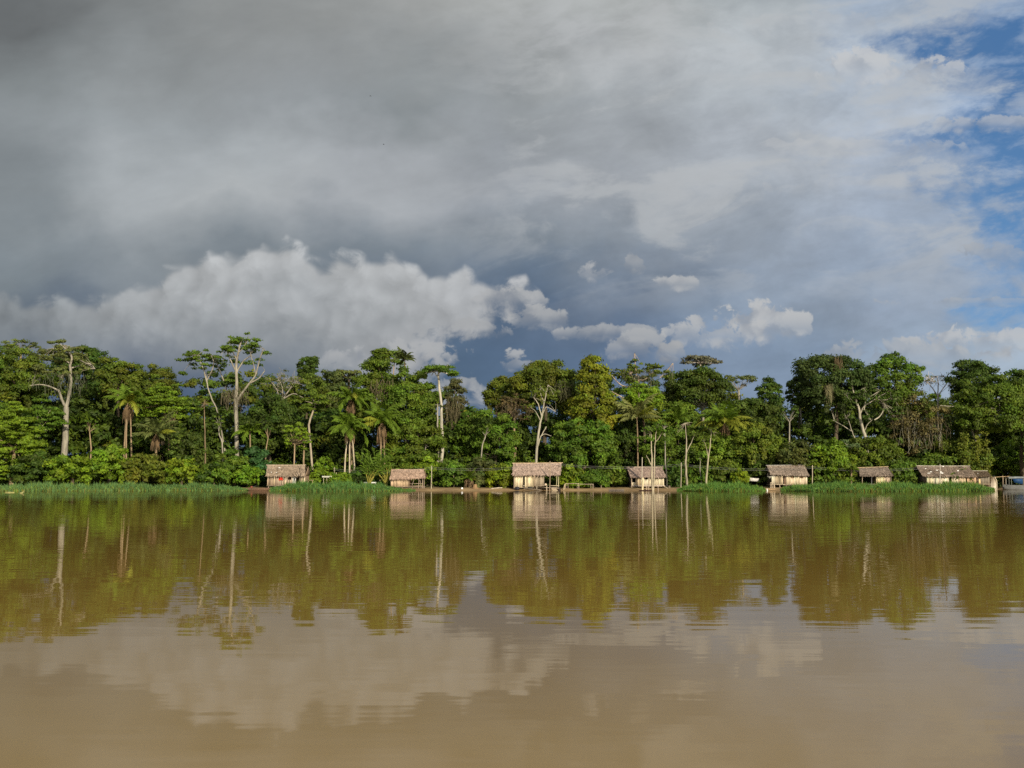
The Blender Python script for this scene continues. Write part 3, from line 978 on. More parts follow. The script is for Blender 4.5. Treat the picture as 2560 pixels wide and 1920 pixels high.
# ------------------------------------------------------------------ the forest edge, tree by tree
def build_forest():
    T = tree
    # --- from the big drooping bush to the tallest emergent
    T('round', 48, 868, 125, 1000, 186, 'ol', 'broad olive-yellow tree beside the forked pale trunk, at the very end of the treeline')
    T('sparse', 52, 850, 110, 900, 196, 'gg', 'thin wispy treetop rising behind the broad olive-yellow tree')
    T('sparse', 156, 850, 150, 985, 176, 'gg', 'grey-green tree with a thick pale forked trunk and crooked pale upper limbs',
      trunk=[(161, 1140, 8), (164, 1080), (166, 1018, 6.5)], paths=[[(166, 1020, 4), (158, 1000), (152, 975, 3)],
      [(166, 1020, 4.5), (174, 985), (180, 950), (178, 915, 3.3), (183, 893), (170, 875, 2), (157, 862, 1.3)], [(179, 920, 2), (195, 915), (215, 908), (228, 912), (236, 922, 1)],
      [(178, 915, 2), (165, 900), (150, 890), (138, 870, 1)], [(180, 935, 1.5), (160, 937), (158, 948, 1)], [(152, 980, 2.5), (130, 968), (105, 962), (80, 965, 1)]],
      bark=PALE, size=.22, dens=1.7, vines=[(85, 230, 930, 1000, 40, (.16, .15, .09))])
    T('round', 218, 868, 85, 945, 192, 'dg', 'dark rounded treetop against the cloud just behind the forked pale trunk')
    T('round', 295, 895, 95, 990, 186, 'ol', 'olive domed tree standing between the dark rounded treetop and the first palms')
    T('round', 378, 918, 125, 1005, 188, 'ol', 'wide olive tree whose top shows above the tiered bright crown')
    T('layer', 412, 960, 145, 1042, 181, 'bg', 'bright tiered crown of flat leaf layers behind the two ragged palms')
    T('layer', 104, 990, 105, 1088, 173, 'gr', 'small layered tree on a slim pale Y-shaped trunk near the drooping bright tree',
      trunk=[(98, 1125, 2.6), (97, 1075, 2.2)], paths=[[(97, 1077, 2), (90, 1058), (84, 1045, 1)], [(97, 1077, 2), (102, 1055), (104, 1035, 1)]], bark=(.42, .38, .26), fill=.6)
    T('layer', 36, 992, 135, 1178, 168, 'bg', 'big bright green tree drooping low over the start of the grass mat', dens=1.2)
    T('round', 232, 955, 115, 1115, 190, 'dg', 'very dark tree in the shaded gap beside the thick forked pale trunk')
    T('sparse', 424, 1015, 62, 1078, 175, 'gr', 'short tree on a straight tan trunk right beside the upright ragged palm', trunk=[(423, 1112, 2.6), (422, 1070, 2.2)], bark=TAN)
    T('sparse', 500, 868, 118, 965, 180, 'gr', 'leaning slender pale-stemmed tree with airy crown, next to the tallest tree',
      trunk=[(565, 1145, 2.2), (556, 1092), (545, 1035), (530, 998, 1.7), (518, 962), (516, 940, 1.2)], paths=[[(518, 960, 1.7), (508, 920), (494, 888, .8)], [(518, 950, 1.6), (536, 912), (528, 885, .8)], [(560, 952, 1.6), (545, 918), (531, 888, .7)]],
      bark=PALE, dens=1.3, size=.22)
    T('sparse', 606, 832, 128, 955, 176, 'gr', 'tallest emergent tree, thick white trunk wrapped in brown vines, airy crown above all others',
      trunk=[(592, 1150, 5.8), (592, 1080), (590, 1010, 4.6), (591, 955, 3.6), (592, 900), (600, 862), (606, 846, 1.5)],
      paths=[[(592, 930, 2), (607, 903), (626, 888, 1)], [(590, 1010, 3), (604, 985), (625, 958), (640, 938, 2), (650, 900), (661, 873, 1)], [(592, 935, 2), (578, 905), (563, 872, 1)],
             [(625, 958, 2), (648, 945), (662, 928, 1)], [(592, 900, 1.6), (582, 875), (576, 850, .8)], [(593, 885, 1.4), (610, 870), (624, 848, .8)], [(640, 938, 1.6), (634, 905), (630, 882, .8)]],
      bark=PALE, dens=1.2, size=.22, vines=[(558, 618, 965, 1035, 50, (.20, .15, .09))])
    T('sapling', 514, 985, 48, 1080, 170, 'gr', 'thin dark-stemmed sapling rising out of the bright bushes, white patch low on its stem', trunk=[(513, 1205, 2), (513, 1100), (510, 1010, 1)], bark=(.2, .15, .09), dens=.8)
    T('sapling', 550, 1035, 44, 1100, 169, 'gr', 'slim crooked white sapling standing in front of the tallest emergent tree', trunk=[(560, 1192, 2), (555, 1110), (548, 1085), (547, 1060, 1.2)], bark=PALE, dens=.8)
    T('round', 472, 1072, 90, 1172, 172, 'dg', 'dense dark green low tree next to the thin dark-stemmed sapling')
    # --- from the tallest tree to the gap in the treeline
    T('round', 675, 985, 118, 1115, 178, 'dg', 'dense dark green round tree above the hut with the red cloth')
    T('bare', 716, 925, 105, 1010, 186, 'ol', 'pale bare-limbed tree with a fan of fine branches behind the dense dark round tree', trunk=[(700, 1060, 3), (702, 1005, 2.5)],
      paths=[[(702, 1008, 2), (708, 975), (698, 945, 1)], [(702, 1005, 2), (722, 975), (735, 950, 1)], [(704, 1000, 2), (735, 985), (760, 995, 1)], [(702, 1000, 1.6), (690, 970), (680, 955, .8)]], bark=PALE)
    T('column', 769, 892, 50, 965, 190, 'dg', 'dark creeper-covered snag with a crooked top against the clouds', extra=[(782, 905, 14, 12)])
    T('round', 765, 938, 76, 1012, 188, 'ol', 'olive tree directly beneath the dark creeper-covered snag')
    T('round', 820, 928, 74, 1010, 192, 'gg', 'grey-green rounded tree between the creeper snag and the viny giant')
    T('umbrella', 872, 908, 82, 965, 194, 'gg', 'flat-topped greyish tree just touching the viny giant', limbs=10)
    T('round', 938, 878, 92, 1050, 180, 'gr', 'viny giant with a twiggy top and brown vines hanging over its trunk', bark=TAN, trunk=[(968, 1060, 4), (966, 1000, 3.5)],
      vines=[(930, 985, 945, 1020, 40, (.22, .16, .09))], extra=[(955, 885, 22, 14)])
    T('round', 1030, 918, 130, 1080, 178, 'gr', 'broad bushy-crowned tree filling the space beside the long white trunk', lr=1.1)
    T('layer', 986, 876, 44, 915, 190, 'gr', 'small flat-crowned treetop beside the lone skyline palm', fill=.7)
    T('umbrella', 1097, 897, 82, 950, 175, 'gr', 'slender tree with a long white bare trunk and a flat feathery crown', limbs=12,
      trunk=[(1106, 1128, 4.2), (1104, 1060), (1102, 1000, 3.3), (1096, 950), (1096, 928, 2.2)], paths=[[(1096, 945, 1.6), (1086, 930), (1078, 938, .8)], [(1096, 935, 1.6), (1112, 918), (1122, 912, .8)]], bark=(.42, .39, .32), fill=1.1)
    T('sapling', 1093, 1000, 30, 1040, 174, 'gr', 'thinner white stem standing close beside the long white bare trunk', trunk=[(1096, 1128, 2.6), (1094, 1060), (1094, 1012, 1.4)], bark=PALE)
    T('column', 1138, 945, 54, 1095, 184, (.085, .085, .03), 'brownish vine-smothered column at the edge of the sky gap', vines=[(1116, 1160, 990, 1110, 60, (.2, .15, .08))])
    T('round', 1195, 1018, 100, 1135, 180, 'gr', 'low leafy tree standing below the sky gap')
    T('layer', 788, 988, 88, 1026, 174, 'gr', 'small tree on a curved tan trunk, flat crown above the dark hollow', trunk=[(772, 1062, 2.6), (780, 1035), (788, 1012, 2)], bark=(.34, .29, .22))
    T('sparse', 745, 1040, 70, 1165, 171, 'bg', 'slim light green tree just behind the roof of the red-cloth hut', trunk=[(735, 1168, 2), (737, 1110, 1.6)], bark=TAN, dens=1.9)
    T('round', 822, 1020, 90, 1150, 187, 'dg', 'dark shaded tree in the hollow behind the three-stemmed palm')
    T('round', 1040, 1055, 115, 1155, 173, 'gr', 'mid-green bushy tree rising behind the half-open hut')
    T('round', 1240, 1030, 92, 1165, 174, 'gr', 'bushy green tree beside the ridge end of the largest hut')
    # --- middle
    T('round', 1258, 936, 82, 1022, 186, 'ol', 'rounded olive tree standing at the other edge of the sky gap', fill=.9)
    T('round', 1362, 893, 138, 1005, 182, 'ol', 'broad olive crown with hanging vines behind the bare forked white tree', vines=[(1380, 1430, 950, 1010, 50, (.16, .14, .07))])
    T('cone', 1483, 890, 124, 1098, 175, (.165, .215, .014), 'tall yellow-green conical tree smothered in creeper', dens=1.1, size=.25)
    T('round', 1460, 1048, 150, 1160, 172.5, 'gr', 'wide low glossy tree spreading beneath the conical yellow-green tree', size=.25, lr=.9)
    T('sparse', 1358, 960, 88, 1050, 171, 'ol', 'bare forked white tree rising straight over the roof of the largest hut', dens=.35,
      trunk=[(1340, 1165, 3.4), (1344, 1100), (1350, 1060, 2.6), (1356, 1035), (1362, 1000, 1.6), (1370, 962, .8)],
      paths=[[(1342, 1122, 2.2), (1352, 1092), (1366, 1066, 1)], [(1350, 1092, 1), (1362, 1085), (1378, 1090, .6)], [(1354, 1040, 1.6), (1345, 1010), (1335, 995, .7)], [(1356, 1035, 1.5), (1366, 1018), (1388, 1030, .6)],
             [(1352, 1055, 1.2), (1340, 1030), (1328, 1018, .6)], [(1360, 1005, 1.1), (1352, 985), (1352, 968, .5)]], bark=(.36, .33, .26))
    T('sparse', 1285, 985, 98, 1075, 178, (.11, .085, .035), 'brownish half-bare tree between the rounded olive tree and the bare forked white tree', vines=[(1245, 1325, 1000, 1090, 16, (.17, .12, .07))], dens=1.2)
    T('sparse', 1612, 898, 145, 985, 184, 'ol', 'tangled grey-olive tree with pale dead limbs and one bare spike on top', dens=1.5,
      trunk=[(1600, 1060, 3.5), (1598, 1000, 3), (1597, 950, 2)], paths=[[(1592, 940, 1.4), (1588, 915), (1586, 884, .7)], [(1597, 950, 1.8), (1610, 950), (1626, 938, 1)], [(1597, 952, 1.8), (1585, 948), (1574, 935, 1)],
      [(1575, 968, 2), (1550, 962), (1528, 940, 1)], [(1570, 1000, 2), (1550, 990), (1530, 978, 1)], [(1650, 945, 1.2), (1668, 925), (1682, 908, .7)]], bark=(.42, .33, .25), vines=[(1560, 1680, 920, 980, 50, (.14, .12, .07))])
    T('umbrella', 1750, 874, 98, 925, 190, (.11, .115, .07), 'pale umbrella-crowned tree rising over the dark spreading crown', size=.24, dens=.75, bark=(.4, .35, .3), limbs=22)
    T('round', 1745, 915, 138, 1008, 184, 'dg', 'dark spreading crown on a forked white trunk with sky showing beside it', trunk=[(1758, 1064, 3.4), (1757, 1022, 3)],
      paths=[[(1757, 1024, 2.2), (1750, 1000), (1748, 975, 1.5)], [(1757, 1022, 2.6), (1763, 995), (1766, 972, 2)]], bark=PALE)
    T('round', 1608, 958, 78, 1022, 177, 'bg', 'bright leafy cluster in front of the tangled grey-olive tree')
    T('round', 1690, 995, 110, 1070, 182, 'gr', 'leafy tree below the dark spreading crown, above the saplings')
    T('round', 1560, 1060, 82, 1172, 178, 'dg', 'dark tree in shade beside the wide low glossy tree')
    T('sapling', 1637, 1055, 95, 1128, 159.2, 'gr', 'twin-stemmed white sapling growing at the water in front of the pale plank hut', base=(1632, 1225),
      trunk=[(1631, 1228, 3.0), (1630, 1180, 2.2), (1629, 1120, 1.5), (1627, 1080, .9)], paths=[[(1634, 1226, 2), (1636, 1150), (1637, 1100), (1640, 1072, .8)], [(1629, 1165, 1.2), (1622, 1150), (1616, 1138, .7)], [(1637, 1108, 1), (1650, 1090), (1656, 1080, .5)]], bark=(.40, .35, .26), dens=.9)
    T('sapling', 1664, 1050, 46, 1085, 166, 'gr', 'single straight white sapling at the end wall of the pale plank hut', trunk=[(1667, 1216, 2.2), (1664, 1160), (1661, 1072, 1)], paths=[[(1665, 1160, .9), (1672, 1150), (1675, 1143, .5)]], bark=PALE)
    T('sapling', 1717, 1045, 62, 1115, 161, 'gr', 'white sapling with one rising side branch beside the bare power pole', base=(1717, 1208), trunk=[(1718, 1212, 2.8), (1714, 1165), (1716, 1130, 2), (1713, 1058, .8)], paths=[[(1716, 1132, 1.6), (1726, 1112), (1735, 1092, .7)]], bark=(.33, .29, .22))
    T('sapling', 1772, 1058, 62, 1125, 163.5, 'gr', 'pale sapling with a thick low stem between the two power poles', trunk=[(1765, 1208, 2.8), (1769, 1160), (1775, 1112), (1779, 1076, .8)], paths=[[(1770, 1140, 1.2), (1764, 1118), (1758, 1105, .5)]], bark=(.34, .30, .21))
    T('sapling', 1751, 1140, 26, 1168, 165, 'gr', 'thinnest grey sapling, close beside the thick low-stemmed sapling', trunk=[(1754, 1204, 1.3), (1750, 1172), (1752, 1145, .7)], bark=PALE, dens=.6)
    T('round', 1692, 1062, 135, 1182, 174, 'gr', 'green bank of leaves behind the row of white saplings')
    T('round', 1784, 1085, 105, 1185, 172, 'gr', 'bushy tree behind the thick low-stemmed sapling, under the yellowing palm')
    # --- far side
    T('sparse', 1846, 925, 98, 1000, 188, 'gg', 'greyish thin-crowned tree beside the dark creeper tower', bark=PALE, dens=1.1)
    T('column', 1926, 944, 66, 1085, 182, 'dg', 'dark creeper-clad tower of leaves standing alone in the treeline dip')
    T('round', 1880, 990, 112, 1095, 180, 'dg', 'dark crown below the greyish thin-crowned tree')
    T('sparse', 1999, 968, 56, 1065, 184, 'gr', 'white-limbed thin tree just before the largest dark crown', bark=PALE, trunk=[(2005, 1070, 2), (2000, 1010, 1.5)], paths=[[(2001, 1030, 1.2), (1988, 1000), (1982, 985, .6)], [(2002, 1020, 1.2), (2012, 995), (2014, 975, .6)]])
    T('round', 2088, 872, 152, 1025, 180, (.045, .085, .016), 'largest dark crown, the highest past the treeline dip, brown vines hanging in it', vines=[(2080, 2100, 890, 950, 30, (.2, .13, .07)), (2058, 2078, 960, 1010, 50, (.3, .24, .12))], lr=1.3)
    T('round', 1998, 935, 52, 1012, 185, 'dg', 'small dark outlying crown against the largest dark crown')
    T('round', 2228, 893, 112, 1000, 182, 'gr', 'leafy rounded crown with loose sprays, next to the largest dark crown', fill=.75, extra=[(2290, 928, 8, 7), (2303, 925, 6, 5), (2296, 950, 8, 6)])
    T('sparse', 2165, 950, 195, 1105, 177.5, (.075, .125, .016), 'wide tree with white forking limbs spread in front of the dark crowns', dens=.75, size=.22,
      trunk=[(2166, 1102, 4.2), (2158, 1075), (2151, 1050, 3.4), (2148, 1025), (2139, 1000, 2.6), (2132, 975), (2130, 958, 1.2)],
      paths=[[(2139, 1000, 2), (2125, 990), (2112, 984, 1)], [(2149, 1040, 1.6), (2158, 1018), (2175, 1006), (2200, 990), (2212, 984, .8)], [(2160, 1025, 1.6), (2165, 1000), (2185, 985), (2200, 975, .7)],
             [(2186, 1050, 1.8), (2200, 1040), (2212, 1020, 1.2), (2208, 1010, .8)], [(2138, 1098, 1.6), (2129, 1080), (2117, 1048, .8)], [(2128, 1078, 1.3), (2105, 1062), (2085, 1050, .7)], [(2139, 1000, 1.4), (2148, 985), (2158, 970, .7)],
             [(2160, 1080, 1.4), (2166, 1062), (2176, 1050, .7)], [(2195, 998, 1.2), (2215, 1000), (2228, 992, .6)]], bark=(.36, .33, .26))
    T('bare', 2342, 930, 80, 1000, 186, 'gg', 'pale dome of bare branches with a thin leafy cap', trunk=[(2345, 1040, 2.4), (2345, 990, 2)], bark=(.5, .46, .42),
      paths=[[(2345, 990, 1.6), (2330, 965), (2315, 950, .8)], [(2345, 990, 1.6), (2345, 960), (2340, 940, .8)], [(2345, 990, 1.6), (2362, 965), (2374, 952, .8)], [(2380, 1000, 1.8), (2380, 970), (2372, 945, 1)]])
    T('round', 2432, 897, 102, 985, 182, 'dg', 'tall uneven dark crown above the plank boat shelter', fill=.75, lr=.9)
    T('round', 2480, 935, 175, 1075, 178, 'gr', 'broad spreading green tree with bits of white limbs under the tall uneven crown', bark=PALE, trunk=[(2425, 1062, 2), (2425, 1024, 1.6)],
      paths=[[(2350, 1014, 1), (2385, 1016), (2420, 1010, 1.2)], [(2488, 1060, 1.5), (2498, 1016, 1.4), (2474, 1000, .8)], [(2470, 1008, 1.5), (2460, 990), (2475, 968, .7)], [(2500, 1060, 1), (2506, 1040), (2512, 1032, .5)]], fill=.9)
    T('round', 2548, 925, 84, 1015, 186, 'dg', 'dark crown at the far end of the treeline beyond the blue boat')
    T('thicket', 2298, 978, 150, 1145, 180, 'br', 'brown thicket of hanging lianas and grey stems behind the long hut', bark=(.2, .15, .1),
      vines=[(2228, 2290, 1010, 1120, 16, (.20, .15, .09)), (2300, 2368, 1030, 1140, 22, (.22, .16, .095)), (2245, 2345, 1050, 1140, 20, (.38, .32, .24))])
    T('bamboo', 2447, 1062, 60, 1185, 177, (.15, .17, .018), 'feathery yellow-green bamboo clump, the taller of two behind the long hut', name='bamboo_clump', cat='bamboo', group='bamboo clumps')
    T('bamboo', 2404, 1068, 46, 1185, 177, (.13, .155, .018), 'feathery yellow-green bamboo clump, the smaller of two behind the long hut', name='bamboo_clump', cat='bamboo', group='bamboo clumps')
    T('round', 2390, 1100, 130, 1180, 180, 'ol', 'olive bush-like tree below the two bamboo clumps')
    T('round', 2524, 1050, 112, 1180, 200, 'dg', 'dark shaded tree rising behind the blue boat')
    T('sapling', 1973, 1010, 60, 1066, 176, 'dg', 'thin white stem standing in front of the dark creeper-clad tower', trunk=[(1973, 1122, 2), (1974, 1056, 1.6)], bark=PALE, dens=1.6)
    T('round', 1885, 1068, 112, 1140, 171, 'gr', 'domed green tree beyond the yellowing palm, above the hut with the landing ladder')
    T('round', 2072, 1100, 98, 1175, 168.5, 'bg', 'bright green tree behind the hut with the landing ladder')
    T('round', 2180, 1095, 122, 1165, 176.5, 'gr', 'spreading green tree with a small pale forked stem over the low dark-fronted hut', bark=PALE, trunk=[(2164, 1172, 1.6), (2165, 1150), (2170, 1142, 1.3)], paths=[[(2166, 1148, 1.1), (2172, 1140), (2181, 1136, .6)], [(2165, 1150, 1.1), (2174, 1136), (2178, 1128, .6)]])
    T('umbrella', 2116, 1100, 48, 1122, 169.5, (.10, .15, .05), 'tiny umbrella-shaped tree in front of the white forking limbs', trunk=[(2115, 1135, 1.1), (2115, 1112, .9)], bark=PALE)
    T('round', 1990, 1108, 102, 1170, 170, (.08, .11, .02), 'low olive tree in front of the thin white stem')
    T('sapling', 1216, 1060, 40, 1098, 171, 'gr', 'thin pale stem leaning among the bushes between the sky gap and the largest hut', trunk=[(1203, 1146, 1.8), (1206, 1115), (1214, 1090, 1.2)], bark=PALE, dens=1.3)
    T('sapling', 1064, 1095, 34, 1128, 171, 'bg', 'short pale stem in the leaves straight above the thatch of the half-open hut', trunk=[(1065, 1150, 1.6), (1063, 1122, 1.1)], bark=PALE, dens=1.3)
    T('sapling', 762, 1070, 40, 1112, 172.5, 'gr', 'tan-stemmed small tree between the slim light green tree and the dark hollow', trunk=[(759, 1150, 2.2), (761, 1105, 1.7)], bark=TAN, dens=1.5)
    T('sapling', 667, 1062, 36, 1100, 172.5, 'dg', 'pair-leafed thin stem below the dense dark round tree, near the small half-hidden palm', trunk=[(664, 1130, 1.6), (670, 1096, 1.1)], bark=TAN, dens=1.5)
    T('sapling', 229, 1040, 40, 1085, 173, 'gr', 'thin tan stem in the shaded gap, next past the thick forked pale trunk', trunk=[(228, 1120, 1.8), (224, 1080, 1.2)], bark=TAN, dens=1.3)
    # beyond the frame, so that the forest does not stop at its edge
    T('round', -70, 880, 130, 1150, 180, 'gr', 'forest tree outside the view beyond the drooping bright tree')
    T('round', 2640, 930, 130, 1150, 182, 'dg', 'forest tree outside the view beyond the blue boat')

    # --- palms
    palm(321, 1006, 56, 1120, 176, 'tall ragged palm with brown frond-skirted stems beside the tiered bright crown', n=22, stems=3, skirt=48, upright=.5)
    palm(390, 1085, 62, 1145, 172, 'upright ragged palm with grey-green shuttlecock fronds, lower of the two by the tiered crown', n=22, upright=1.1, col=(.14, .175, .05), skirt=35, trunk_r=.2)
    palm(878, 998, 58, 1110, 176, 'highest palm of the three grouped above the dark hollow', n=22, skirt=40, stems=1, old=.4)
    palm(955, 1056, 62, 1140, 172, 'palm with a thick brown skirt of dead fronds beside the viny giant', n=22, skirt=55, stems=2, old=.35)
    palm(875, 1072, 62, 1190, 169, 'three-stemmed palm with bright arching fronds, lowest of the group by the dark hollow', n=24, stems=3, stemcol=(.45, .38, .28), skirt=30, old=.15, upright=.2)
    palm(626, 1078, 46, 1150, 174, 'small half-hidden palm beside the dense dark round tree', n=16, upright=.8)
    palm(1012, 896, 34, 1000, 178, 'lone thin palm whose tuft stands on the skyline beside the viny giant', n=15, upright=1.3, col=(.09, .12, .03), trunk_r=.09)
    palm(1170, 1030, 26, 1080, 183, 'small palm tuft peeping up in the sky gap', n=13, upright=.7, col=(.075, .16, .03))
    palm(1592, 1042, 66, 1130, 174, 'palm with pale upright silvery fronds beside the conical yellow-green tree', n=22, upright=1.2, col=(.20, .22, .07), old=.35)
    palm(1692, 1048, 44, 1110, 175, 'smaller upright palm between the silvery-fronded palm and the yellowing palm', n=16, upright=1.0, old=.3)
    palm(1811, 1058, 68, 1150, 172, 'large palm with yellowing outer fronds under the treeline dip', n=24, upright=.6, old=1.1, skirt=30)
    palm(1172, 1196, 30, 1216, 164, 'young stemless palm on the bank near the brown stump', n=14, upright=1.1, trunk_r=.2, skirt=14)
    palm(2128, 1172, 22, 1205, 166, 'young bright palm beside the roof of the low dark-fronted hut', n=12, upright=.9, col=(.13, .2, .02))

    # --- shrubs on the bank
    S = shrub
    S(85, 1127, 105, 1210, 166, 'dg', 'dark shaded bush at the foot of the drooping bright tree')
    S(182, 1132, 118, 1208, 165, 'bg', 'bright green bush right below the thick forked pale trunk')
    S(275, 1110, 98, 1206, 165.5, 'bg', 'tall bright green bush under the three-stemmed ragged palm')
    S(358, 1135, 125, 1206, 166, 'ol', 'loose olive bush below the upright ragged palm')
    S(455, 1150, 74, 1203, 164, 'yg', 'glowing yellow-green bush, the brightest on the grassy shore')
    S(535, 1158, 72, 1206, 164.5, 'gr', 'green bush around the feet of the slim saplings')
    S(588, 1128, 82, 1210, 166.5, 'gr', 'green bush at the base of the tallest emergent tree')
    S(640, 1108, 72, 1210, 169.5, (.05, .12, .03), 'rounded bluish-green bush behind the gable of the red-cloth hut')
    S(620, 1165, 66, 1214, 165, 'bg', 'low bright bush between the moored boat and the red-cloth hut')
    S(813, 1142, 46, 1184, 169, 'bg', 'leafy young bush above the yellow shrub beside the red-cloth hut')
    S(800, 1174, 66, 1212, 167.5, 'yg', 'yellowish low shrub beside the red-cloth hut')
    S(852, 1188, 62, 1213, 164.5, 'bg', 'small shrub at the foot of the three pale palm stems')
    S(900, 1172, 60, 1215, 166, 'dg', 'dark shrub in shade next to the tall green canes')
    fan_clump(945, 1128, 96, 1212, 164.5, 'clump of tall green canes with yellow bases beside the half-open hut')
    S(1070, 1148, 96, 1222, 169.5, 'bg', 'layered bright bush behind the half-open hut and its power pole')
    S(1040, 1140, 100, 1190, 170.5, 'gr', 'mid green bush just over the thatch of the half-open hut')
    S(1135, 1150, 74, 1220, 166, 'gr', 'green bush above the young stemless palm')
    S(1205, 1145, 95, 1220, 166.5, (.08, .10, .025), 'dull olive bush along the bare bank before the largest hut')
    S(1248, 1162, 66, 1218, 165, 'yg', 'yellow-flecked shrub at the ridge end of the largest hut')
    S(1428, 1166, 70, 1220, 165.5, 'bg', 'bright shrub behind the first pole frame beside the largest hut')
    S(1485, 1180, 80, 1220, 165.5, 'gr', 'green shrub behind the second pole frame')
    S(1532, 1166, 70, 1220, 166.5, 'gr', 'green shrub next to the shaded gable of the pale plank hut')
    S(1690, 1168, 60, 1220, 167.5, 'dg', 'dark shrub behind the steps of the pale plank hut')
    S(1742, 1172, 80, 1215, 167, 'gr', 'green shrub at the foot of the white saplings')
    S(1806, 1150, 80, 1215, 167.5, 'gr', 'green shrub under the wires beyond the saplings')
    S(1850, 1174, 42, 1210, 165, 'yg', 'small yellow-green shrub beside the white moored boat')
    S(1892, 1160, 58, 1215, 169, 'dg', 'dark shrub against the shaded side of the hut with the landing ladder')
    S(2062, 1155, 72, 1208, 168.5, 'gr', 'green shrub behind the power pole past the landing-ladder hut')
    S(2108, 1168, 58, 1206, 168, 'gr', 'shrub touching the roof of the low dark-fronted hut')
    S(2258, 1155, 60, 1206, 171, 'gr', 'green shrub between the low dark-fronted hut and the long hut')
    S(2330, 1130, 90, 1195, 178, 'gr', 'bright low shrub at the foot of the brown liana thicket')
    S(2505, 1105, 84, 1200, 196, 'bg', 'bright big-leaved bush behind the plank boat shelter')
    S(2552, 1165, 60, 1212, 197, 'gr', 'green bush directly behind the blue boat')
    background_forest()
    undergrowth()

    # --- floating grass mats
    def bumpy(t, k): return .85 + .12 * math.sin(t * 23 + k) + .08 * math.sin(t * 61 + k * 2)
    reed_patch(-120, 640, lambda t: bumpy(t, 1) * min(1, (t + .02) * 3.5) ** .5 * min(1, (1 - t) * 5) ** .5, lambda t: 158 - 14 * max(0, 1 - t * 1.6) - 4 * math.sin(t * 3) + 1.2 * math.sin(t * 19), 161.5, 22000,
               'long low strip of bluish-green floating grass from the frame edge to the moored boat', 1, (.100, .195, .060), 1.6)
    reed_patch(676, 1040, lambda t: bumpy(t, 3) * min(1, t * 6 + .15) ** .7 * min(1, (1 - t) * 2.6 + .05) ** .9, lambda t: 152 - 8 * math.sin(math.pi * t ** .7) + .8 * math.sin(t * 25), 161.2, 14000,
               'mound of dark green floating grass in front of the red-cloth hut and the half-open hut', 2, (.082, .180, .045), 1.8)
    reed_patch(1690, 1915, lambda t: bumpy(t, 5) * min(1, t * 4 + .1) ** .7 * min(1, (1 - t) * 3.5) ** .8, lambda t: 151 - 7 * math.sin(math.pi * t) + .8 * math.sin(t * 17), 161.5, 8000,
               'short bright patch of floating grass between the white saplings and the landing ladder', 3, (.095, .205, .040), 1.65)
    reed_patch(1948, 2480, lambda t: bumpy(t, 8) * min(1, t * 8 + .1) ** .7 * min(1, (1 - t) * 9 + .25) ** .8, lambda t: 151 - 9 * math.sin(math.pi * min(1, t * 1.15)) ** .6 + .8 * math.sin(t * 31), 162, 20000,
               'long dense bank of floating grass hiding the feet of the long hut', 4, (.092, .195, .042), 1.75)


# ------------------------------------------------------------------ huts
THATCH = sr(164, 147, 135)
CREAM = (.62, .53, .37)
GREYB = (.36, .29, .22)
BROWN = (.27, .19, .13)
PINKB = (.36, .285, .22)


def boards(mb, x0, x1, z0, z1, y, col, bw=.17, th=.03, var=.13, ragged=.04):
    n = max(1, int(round((x1 - x0) / bw)))
    xs = np.linspace(x0, x1, n + 1)
    for i in range(n):
        c = np.asarray(col) * RNG.normal(1, var)
        if RNG.uniform() < .12: c = c * .72
        dy = RNG.uniform(0, .02)
        mb.box((xs[i] + .006, y + dy, z0 - RNG.uniform(0, ragged)), (xs[i + 1] - .006, y + dy + th, z1 + RNG.uniform(0, .02)), c.clip(.02, .8))


def side_boards(mb, y0, y1, z0, z1, x, col, bw=.18, th=.03):
    n = max(1, int(round((y1 - y0) / bw)))
    ys = np.linspace(y0, y1, n + 1)
    for i in range(n):
        c = np.asarray(col) * RNG.normal(1, .15)
        dx = RNG.uniform(0, .015)
        mb.box((x + dx, ys[i] + .006, z0), (x + dx + th, ys[i + 1] - .006, z1), c.clip(.02, .8))


